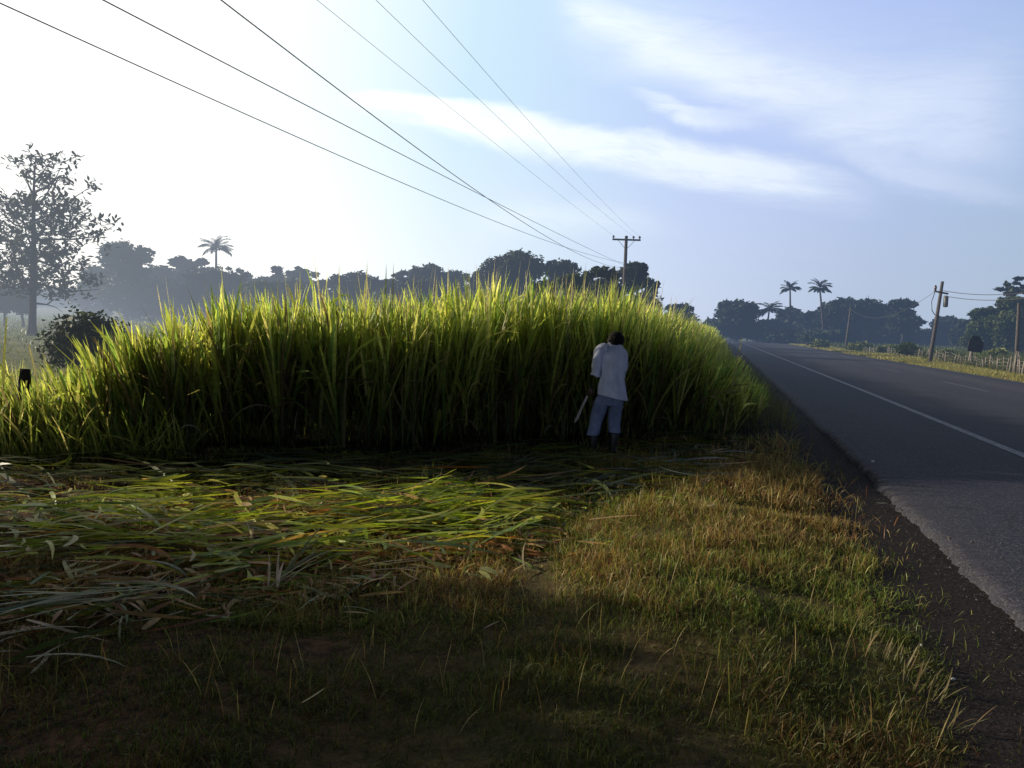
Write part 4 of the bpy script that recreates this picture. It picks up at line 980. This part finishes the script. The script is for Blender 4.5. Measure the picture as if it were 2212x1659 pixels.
a_ = gp(1900, 776); b_ = gp(2060, 795); fence(nt(14.9, 66), nt(15.0, 48), 26, .5, .9, 'fence of thin pale stakes along the verge right of the transformer pole')
fence(nt(14.6, 47), nt(14.9, 33), 44, .7, 1.2, 'close set fence of split wooden stakes at the right edge', rad=.06)
fence(nt(15.4, 96), nt(15.0, 68), 24, .5, .8, 'distant fence of short stakes left of the transformer pole', rad=.05)

# verge and field grass on the far side
acc = Acc()
def far_tufts(n0, n1, t0, t1, N, h0, h1, W, cols, wts, ax=1.0):
    n_, t_ = U_(n0, n1, N), U_(t0, t1, N); x, y = nt(n_, t_); c_ = palette(N, cols, wts, .2)
    V, Fq, C = ribbons(np.stack([x, y, gz(x, y)-.03], -1), U_(0, 6.28, N), np.abs(rng.normal(.2, .25, N)), U_(0, .8, N), U_(h0, h1, N), U_(W*.6, W*1.4, N), 2, c_*.6, c_, U_(-1, 1, N), wprof=np.array([1, .8, .1])); acc.add(V, Fq, C)
VC = [(.42, .38, .12), (.28, .32, .09), (.46, .38, .20)]
far_tufts(11.25, 15, 26, 60, 16000, .06, .22, .03, VC, [3, 3, 2]); far_tufts(11.3, 15.5, 60, 150, 14000, .08, .3, .07, VC, [3, 3, 2])
far_tufts(14.6, 24, 30, 70, 9000, .25, .7, .05, [(.14, .16, .05), (.09, .12, .04), (.2, .17, .08)], [3, 3, 1]); far_tufts(15, 40, 60, 150, 12000, .3, .9, .11, [(.12, .15, .05), (.08, .11, .04)], [1, 1])
o = acc.build('verge_grass', M['lawn']); tag(o, 'yellow green grass on the far verge and rough pasture beyond the road', 'grass', kind='stuff')
acc = Acc()
N = 26000; x = U_(-60, -4, N); y = U_(13, 95, N); ok = (x > -.8*y-3) & (x < -.18*y-1); x, y = x[ok], y[ok]; N = len(x); c_ = palette(N, [(.20, .25, .06), (.14, .20, .05), (.30, .27, .10)], [3, 4, 1])
sc_ = np.clip(y/30, .5, 2.5)
V, Fq, C = ribbons(np.stack([x, y, gz(x, y)-.03], -1), U_(0, 6.28, N), np.abs(rng.normal(.25, .25, N)), U_(0, .9, N), U_(.08, .26, N)*np.clip(sc_, .8, 1.3), U_(.02, .045, N)*sc_, 3, c_*.6, c_, U_(-1, 1, N)); acc.add(V, Fq, C)
o = acc.build('pasture_grass', M['lawn']); tag(o, 'olive pasture grass around the big leafy tree on the left', 'grass', kind='stuff')

# old fence posts in the weeds at the left
for (U, Vt, Vb, Y, rd, lab) in [(53, 797, 985, 9.2, .065, 'dark weathered fence post standing in the weeds at the left edge'), (197, 786, 900, 12.5, .055, 'second dark fence post half hidden in weeds below the round bush')]:
    x, y, zt = at(U, Vt, Y); z0 = gzf(x, y); pm = PM(); h = zt-z0
    pm.add(tube([(-.10, 0, -.1), (-.05, .01, h*.4), (0, 0, h*.85), (.01, 0, h)], [rd*1.1, rd, rd, rd*.8], 9)); o = pm.build('fence_post', M['post_wood']); o.location = (x, y, z0); tag(o, lab, 'fence post')

# ------------------------------------------------------------------ the man
MX, MY = gp(1309, 987); MZ = gzf(MX, MY)
man = empty('person', (MX, MY, MZ), 'man seen from behind in white shirt and cut off jeans bending to cut the cane', 'person')
def skin_obj(name, verts, edges, radii, mat, parent, root=0, sub=2):
    me = bpy.data.meshes.new(name); me.from_pydata(verts, edges, []); me.update()
    o = bpy.data.objects.new(name, me); COL.objects.link(o); o.parent = parent; me.materials.append(mat)
    md = o.modifiers.new('skin', 'SKIN'); md.use_smooth_shade = True; md.branch_smoothing = .5
    sv = me.skin_vertices[0].data if me.skin_vertices else None
    if sv is None: 
        bpy.context.view_layer.objects.active = o
        sv = me.skin_vertices[0].data
    for i, rr in enumerate(radii):
        sv[i].radius = rr if isinstance(rr, tuple) else (rr, rr); sv[i].use_root = (i == root)
    m2 = o.modifiers.new('sub', 'SUBSURF'); m2.levels = sub; m2.render_levels = sub
    return o
Vb = []; Eb = []; Rb = []
def jv(p, r_, link=None):
    Vb.append(tuple(p)); Rb.append(r_); 
    if link is not None: Eb.append((link, len(Vb)-1))
    return len(Vb)-1
pel = jv((0.01, .01, .76), (.11, .08))
ab = jv((.03, .07, .92), (.09, .07), pel); ch = jv((.07, .15, 1.12), (.095, .06), ab); cl_ = jv((.085, .24, 1.25), (.06, .04), ch)
nk = jv((.10, .30, 1.325), .052, cl_); hd0 = jv((.105, .345, 1.36), (.072, .07), nk); hd1 = jv((.108, .385, 1.40), (.078, .085), hd0); hd2 = jv((.11, .40, 1.44), (.06, .065), hd1)
# legs
def leg(hx, kx, kz, ky, ax_, az, ay, foot):
    h = jv((hx, .0, .72), .088, pel); k1 = jv(((hx+kx)/2, ky*.6, .58), .078, h); k = jv((kx, ky, kz), .058, k1); c = jv(((kx+ax_)/2, (ky+ay)/2-.01, kz*.62), .056, k)
    a_ = jv((ax_, ay, az), .038, c); jv((ax_+foot[0]*.5, ay+foot[1]*.5, .045), (.042, .03), a_); jv((ax_+foot[0], ay+foot[1], .03), (.036, .022), len(Vb)-1)
leg(-.085, -.125, .42, .05, -.165, .09, -.02, (-.04, .17)); leg(.09, .095, .43, .08, .085, .09, .05, (.03, .17))
def arm(sh, el, wr, hand, fl, curl, thumb):
    a0 = jv((sh[0]*.6+.03, sh[1], sh[2]-.01), .04, cl_); s_ = jv(sh, .042, a0); m_ = jv(Vector(sh).lerp(Vector(el), .5), .046, s_); e_ = jv(el, .038, m_); f_ = jv(Vector(el).lerp(Vector(wr), .4), .036, e_)
    w_ = jv(wr, (.024, .028), f_); p_ = jv(Vector(wr).lerp(Vector(hand), .6), (.036, .018), w_); hnd = jv(hand, (.038, .016), p_)
    return w_, p_, hnd
w_, p_, hl = arm((-.115, .20, 1.25), (-.150, .10, .985), (-.185, .17, .80), (-.20, .195, .735), 0, 0, 0)
arm((.195, .28, 1.19), (.23, .46, 1.02), (.16, .60, .95), (.13, .65, .94), 0, 0, 0); hr = len(Vb)-1
body = skin_obj('body', Vb, Eb, Rb, M['skin'], man)
def hand(name, base, ax_dir, palm_dir, side):
    """five separate fingers closing round a grip"""
    base = Vector(base); d = Vector(ax_dir).normalized(); pd = Vector(palm_dir).normalized(); sd = d.cross(pd).normalized()*side
    V_ = []; E_ = []; R_ = []
    def add(p, r_, l=None):
        V_.append(tuple(p)); R_.append(r_)
        if l is not None: E_.append((l, len(V_)-1))
        return len(V_)-1
    c = add(base-d*.055, .017)
    root = 0
    for k, (off, L) in enumerate([(-.030, .062), (-.010, .074), (.010, .070), (.029, .056)]):
        q0 = base-d*.01+sd*off; a_ = add(q0, .0095, c)
        q1 = q0+d*L*.42+pd*.006; b1 = add(q1, .0085, a_); q2 = q1+d*L*.12+pd*L*.42; b2 = add(q2, .008, b1); q3 = q2-d*L*.25+pd*L*.18; add(q3, .0065, b2)
    t0 = base-d*.05-sd*.028; a_ = add(t0, .011, c); b1 = add(t0-sd*.012+d*.028+pd*.018, .0095, a_); add(t0+d*.045+pd*.045+sd*.006, .0075, b1)
    return skin_obj(name, V_, E_, R_, M['skin'], man, 0, 2)
hand('hand', (-.205, .20, .725), (-.25, .25, -1), (.5, .85, .1), 1); hand('hand', (.125, .66, .935), (-.4, .9, -.1), (-.6, .1, -.6), -1)
# hair cap
def lump(name, c, r3, mat, parent, sub=3, amp=.03, freq=6, rot=None, cut=None):
    bm = bmesh.new(); bmesh.ops.create_icosphere(bm, subdivisions=sub, radius=1)
    for v in bm.verts:
        k_ = 1+amp*noise.noise(v.co*freq); co = Vector((v.co.x*r3[0], v.co.y*r3[1], v.co.z*r3[2]))*k_
        if rot: co = rot @ co
        v.co = co+Vector(c)
    for f in bm.faces: f.smooth = True
    me = bpy.data.meshes.new(name); bm.to_mesh(me); bm.free(); me.materials.append(mat); o = bpy.data.objects.new(name, me); COL.objects.link(o); o.parent = parent; return o
rt = Matrix.Rotation(R(-30), 3, 'X')
lump('head', (.11, .375, 1.365), (.080, .098, .112), M['skin'], man, 4, .02, 2, rt)
lump('hair', (.11, .335, 1.39), (.100, .108, .108), M['hair'], man, 4, .07, 9, rt)
for sx in (-1, 1): lump('ear', (.11+sx*.088, .385, 1.375), (.014, .026, .034), M['skin'], man, 2, .05, 3, rt)
lump('nose', (.11, .485, 1.345), (.018, .026, .026), M['skin'], man, 2, 0, 1, rt)
lump('lips', (.11, .455, 1.298), (.028, .014, .013), M['skin'], man, 2, 0, 1, rt)
for sx in (-1, 1): lump('eye', (.11+sx*.033, .463, 1.385), (.013, .012, .008), M['litter'], man, 2, 0, 1, rt)
# one continuous body: weld trunk, limbs, head, ears, nose, lips and hands
bpy.context.view_layer.update(); dg = bpy.context.evaluated_depsgraph_get(); WV = []; WF = []
for o in [c_ for c_ in man.children if c_.name.split('.')[0] in ('body', 'head', 'ear', 'nose', 'lips', 'hand')]:
    me = o.evaluated_get(dg).to_mesh(); off = len(WV); WV += [tuple(v.co) for v in me.vertices]; WF += [tuple(i+off for i in p.vertices) for p in me.polygons]
    o.evaluated_get(dg).to_mesh_clear(); bpy.data.objects.remove(o, do_unlink=True)
body = mesh_from('body', WV, WF, M['skin'], man, smooth=True); body.name = 'body'
md = body.modifiers.new('weld', 'REMESH'); md.mode = 'VOXEL'; md.voxel_size = .0045; md.use_smooth_shade = True
# clothing lofts
def loft(rings, sides=28, wr=.0, seed=0, capends=False):
    """rings: (cx,cy,cz, rx, ry, tilt_x, tilt_y[, hem function])"""
    V_ = []; F_ = []
    for i, rg in enumerate(rings):
        cx, cy, cz, rx, ry, tx, ty = rg[:7]
        for k in range(sides):
            a_ = 2*math.pi*k/sides; lx, ly = math.cos(a_)*rx, math.sin(a_)*ry
            n_ = noise.noise(Vector((math.cos(a_)*2.2+seed, math.sin(a_)*2.2, cz*5.5)))+.6*noise.noise(Vector((math.cos(a_)*5+seed, math.sin(a_)*5, cz*9+math.cos(a_)*2)))
            q = 1+wr*n_; lx *= q; ly *= q
            V_.append(Vector((cx+lx, cy+ly, cz+lx*tx+ly*ty)))
    for i in range(len(rings)-1):
        for k in range(sides):
            k2 = (k+1) % sides; F_.append((i*sides+k, i*sides+k2, (i+1)*sides+k2, (i+1)*sides+k))
    return V_, F_
def densify(r_, k=3):
    out = []
    for i in range(len(r_)-1):
        for j in range(k): out.append(tuple(r_[i][q]+(r_[i+1][q]-r_[i][q])*j/k for q in range(7)))
    out.append(r_[-1]); return out
def cloth(name, pm, mat, th=.006, sub=1):
    o = pm.build(name, mat, man); m_ = o.modifiers.new('thick', 'SOLIDIFY'); m_.thickness = th; m2 = o.modifiers.new('s', 'SUBSURF'); m2.levels = sub; m2.render_levels = sub; return o
torso = [(.058, .02, .695, .195, .162, -.20, .0), (.055, .02, .72, .190, .160, -.19, .0), (.045, .03, .80, .172, .148, -.12, .05), (.05, .065, .90, .152, .128, -.06, .1), (.065, .10, 1.00, .150, .125, 0, .2),
         (.075, .13, 1.10, .158, .125, .0, .3), (.078, .17, 1.19, .168, .115, -.02, .4), (.078, .205, 1.26, .155, .10, -.04, .45), (.078, .24, 1.312, .115, .075, -.05, .5), (.09, .275, 1.345, .072, .058, -.05, .5), (.093, .285, 1.355, .064, .052, -.05, .5)]
shirt = cloth('shirt', PM().add(loft(densify(torso), 44, .11, 3)), M['shirt'])
def sleeve(name, pts, rad, seed):
    P_ = []; R2 = []
    for i in range(len(pts)-1):
        for j in range(4):
            f_ = j/4; P_.append(Vector(pts[i]).lerp(Vector(pts[i+1]), f_)); R2.append((rad[i]*(1-f_)+rad[i+1]*f_)*(1+.10*noise.noise(Vector((i*1.3+f_*2.5, seed, 0)))))
    P_.append(Vector(pts[-1])); R2.append(rad[-1]); V_, F_ = tube(P_, R2, 16, False)
    for v in V_: v += Vector((1, .6, 1))*.020*noise.noise(v*14)
    o = PM().add((V_, F_)).build(name, M['shirt'], man); m_ = o.modifiers.new('thick', 'SOLIDIFY'); m_.thickness = .005; m_.offset = 1
    m2 = o.modifiers.new('s', 'SUBSURF'); m2.levels = 1; m2.render_levels = 1; return o
sleeve('sleeve', [(-.02, .21, 1.27), (-.085, .205, 1.262), (-.118, .185, 1.20), (-.136, .14, 1.09), (-.150, .10, .985), (-.158, .105, .95)], [.075, .076, .070, .062, .056, .060], 2)
sleeve('sleeve', [(.14, .25, 1.22), (.185, .27, 1.21), (.215, .35, 1.14), (.23, .45, 1.04), (.215, .49, 1.01)], [.068, .064, .060, .056, .058], 5)
trous = [(.005, .0, .60, .155, .100, 0, 0), (.005, .0, .66, .158, .112, 0, 0), (.02, .02, .74, .145, .108, 0, 0), (.03, .05, .84, .125, .095, 0, 0)]
pmj = PM().add(loft(densify(trous), 32, .05, 8))
pmj.add(loft(densify([(-.175, -.01, .232, .078, .080, .05, 0), (-.165, .0, .28, .077, .080, 0, 0), (-.145, .02, .36, .076, .080, 0, 0), (-.125, .04, .44, .082, .084, 0, 0), (-.10, .03, .54, .092, .096, 0, 0), (-.072, .01, .64, .100, .112, 0, 0), (-.05, .01, .70, .09, .11, 0, 0)]), 24, .09, 1))
pmj.add(loft(densify([(.095, .04, .265, .074, .078, -.05, 0), (.093, .05, .31, .074, .078, 0, 0), (.092, .06, .38, .074, .078, 0, 0), (.093, .07, .45, .080, .082, 0, 0), (.098, .05, .55, .086, .092, 0, 0), (.10, .02, .64, .092, .108, 0, 0), (.09, .01, .70, .085, .11, 0, 0)]), 24, .09, 5))
cloth('trousers', pmj, M['denim'])
# rubber boots
for sx, (ax_, ay, az) in ((-1, (-.168, -.02, 0)), (1, (.088, .045, 0))):
    rr = densify([(ax_, ay, .02, .046, .055, 0, 0), (ax_, ay, .10, .050, .058, 0, 0), (ax_+.002, ay, .18, .054, .060, 0, 0), (ax_+.003*sx, ay+.01, .27, .062, .066, 0, 0), (ax_+.003, ay+.01, .275, .056, .060, 0, 0)], 2)
    pm = PM().add(loft(rr, 18, .03, sx))
    V_, F_ = tube([(ax_, ay-.07, .035), (ax_-.004*sx, ay-.05, .042), (ax_, ay+.04, .048), (ax_+sx*.015, ay+.13, .042), (ax_+sx*.022, ay+.20, .034), (ax_+sx*.024, ay+.225, .028)], [.02, .045, .050, .048, .036, .015], 14)
    pm.add((V_, F_)); pm.box((ax_+sx*.008, ay+.075, .006), (.085, .29, .018)); o = pm.build('boot', M['rubber'], man, True)
# machete in the left hand: a thing of its own
h0 = Vector((MX-.212, MY+.235, MZ+.735)); mc = empty('machete', tuple(h0), 'machete with a narrow steel blade hanging from the left hand of the man', 'machete')
bd = Vector((-.42, .12, -1)).normalized(); sdv = Vector((.85, -.1, -.36)).normalized()
PM().add(tube([tuple(-bd*.09), tuple(-bd*.04), tuple(bd*.03), tuple(bd*.05)], [.017, .014, .015, .018], 8)).build('handle', M['plastic'], mc)
nb = bd.cross(sdv).normalized(); prof = [(.05, -.014), (.05, .014), (.22, .016), (.36, .022), (.41, .014), (.43, -.006), (.40, -.013)]; n = len(prof)
V = [bd*a_+sdv*c_+nb*.0012 for a_, c_ in prof]+[bd*a_+sdv*c_-nb*.0012 for a_, c_ in prof]
PM().add((V, [tuple(range(n)), tuple(range(2*n-1, n-1, -1))]+[(i, (i+1) % n, n+(i+1) % n, n+i) for i in range(n)])).build('blade', M['steel'], mc, False)

# ------------------------------------------------------------------ camera and render
cam = bpy.data.cameras.new('camera'); co = bpy.data.objects.new('camera', cam); COL.objects.link(co)
cam.sensor_width = 36; cam.sensor_fit = 'HORIZONTAL'; cam.lens = 36*F/2212; cam.clip_end = 8000; cam.clip_start = .05
c, s = math.cos(ROL), math.sin(ROL); cp, sp_ = math.cos(PIT), math.sin(PIT)
def cv(x, y):
    x2 = x*c-y*s; y2 = x*s+y*c; return Vector((x2, -y2*sp_, y2*cp))
right, up = cv(1, 0), cv(0, 1); back = right.cross(up)
mt = Matrix((right, up, back)).transposed().to_4x4(); mt.translation = (0, 0, EYE); co.matrix_world = mt
sc.camera = co
sc.view_settings.view_transform = 'Standard'; sc.view_settings.look = 'None'; sc.view_settings.exposure = 0; sc.view_settings.gamma = 1
sc.render.engine = 'CYCLES'; sc.cycles.max_bounces = 6; sc.cycles.diffuse_bounces = 3; sc.cycles.transmission_bounces = 3; sc.cycles.glossy_bounces = 2; sc.cycles.sample_clamp_indirect = 4
sc.cycles.use_denoising = True
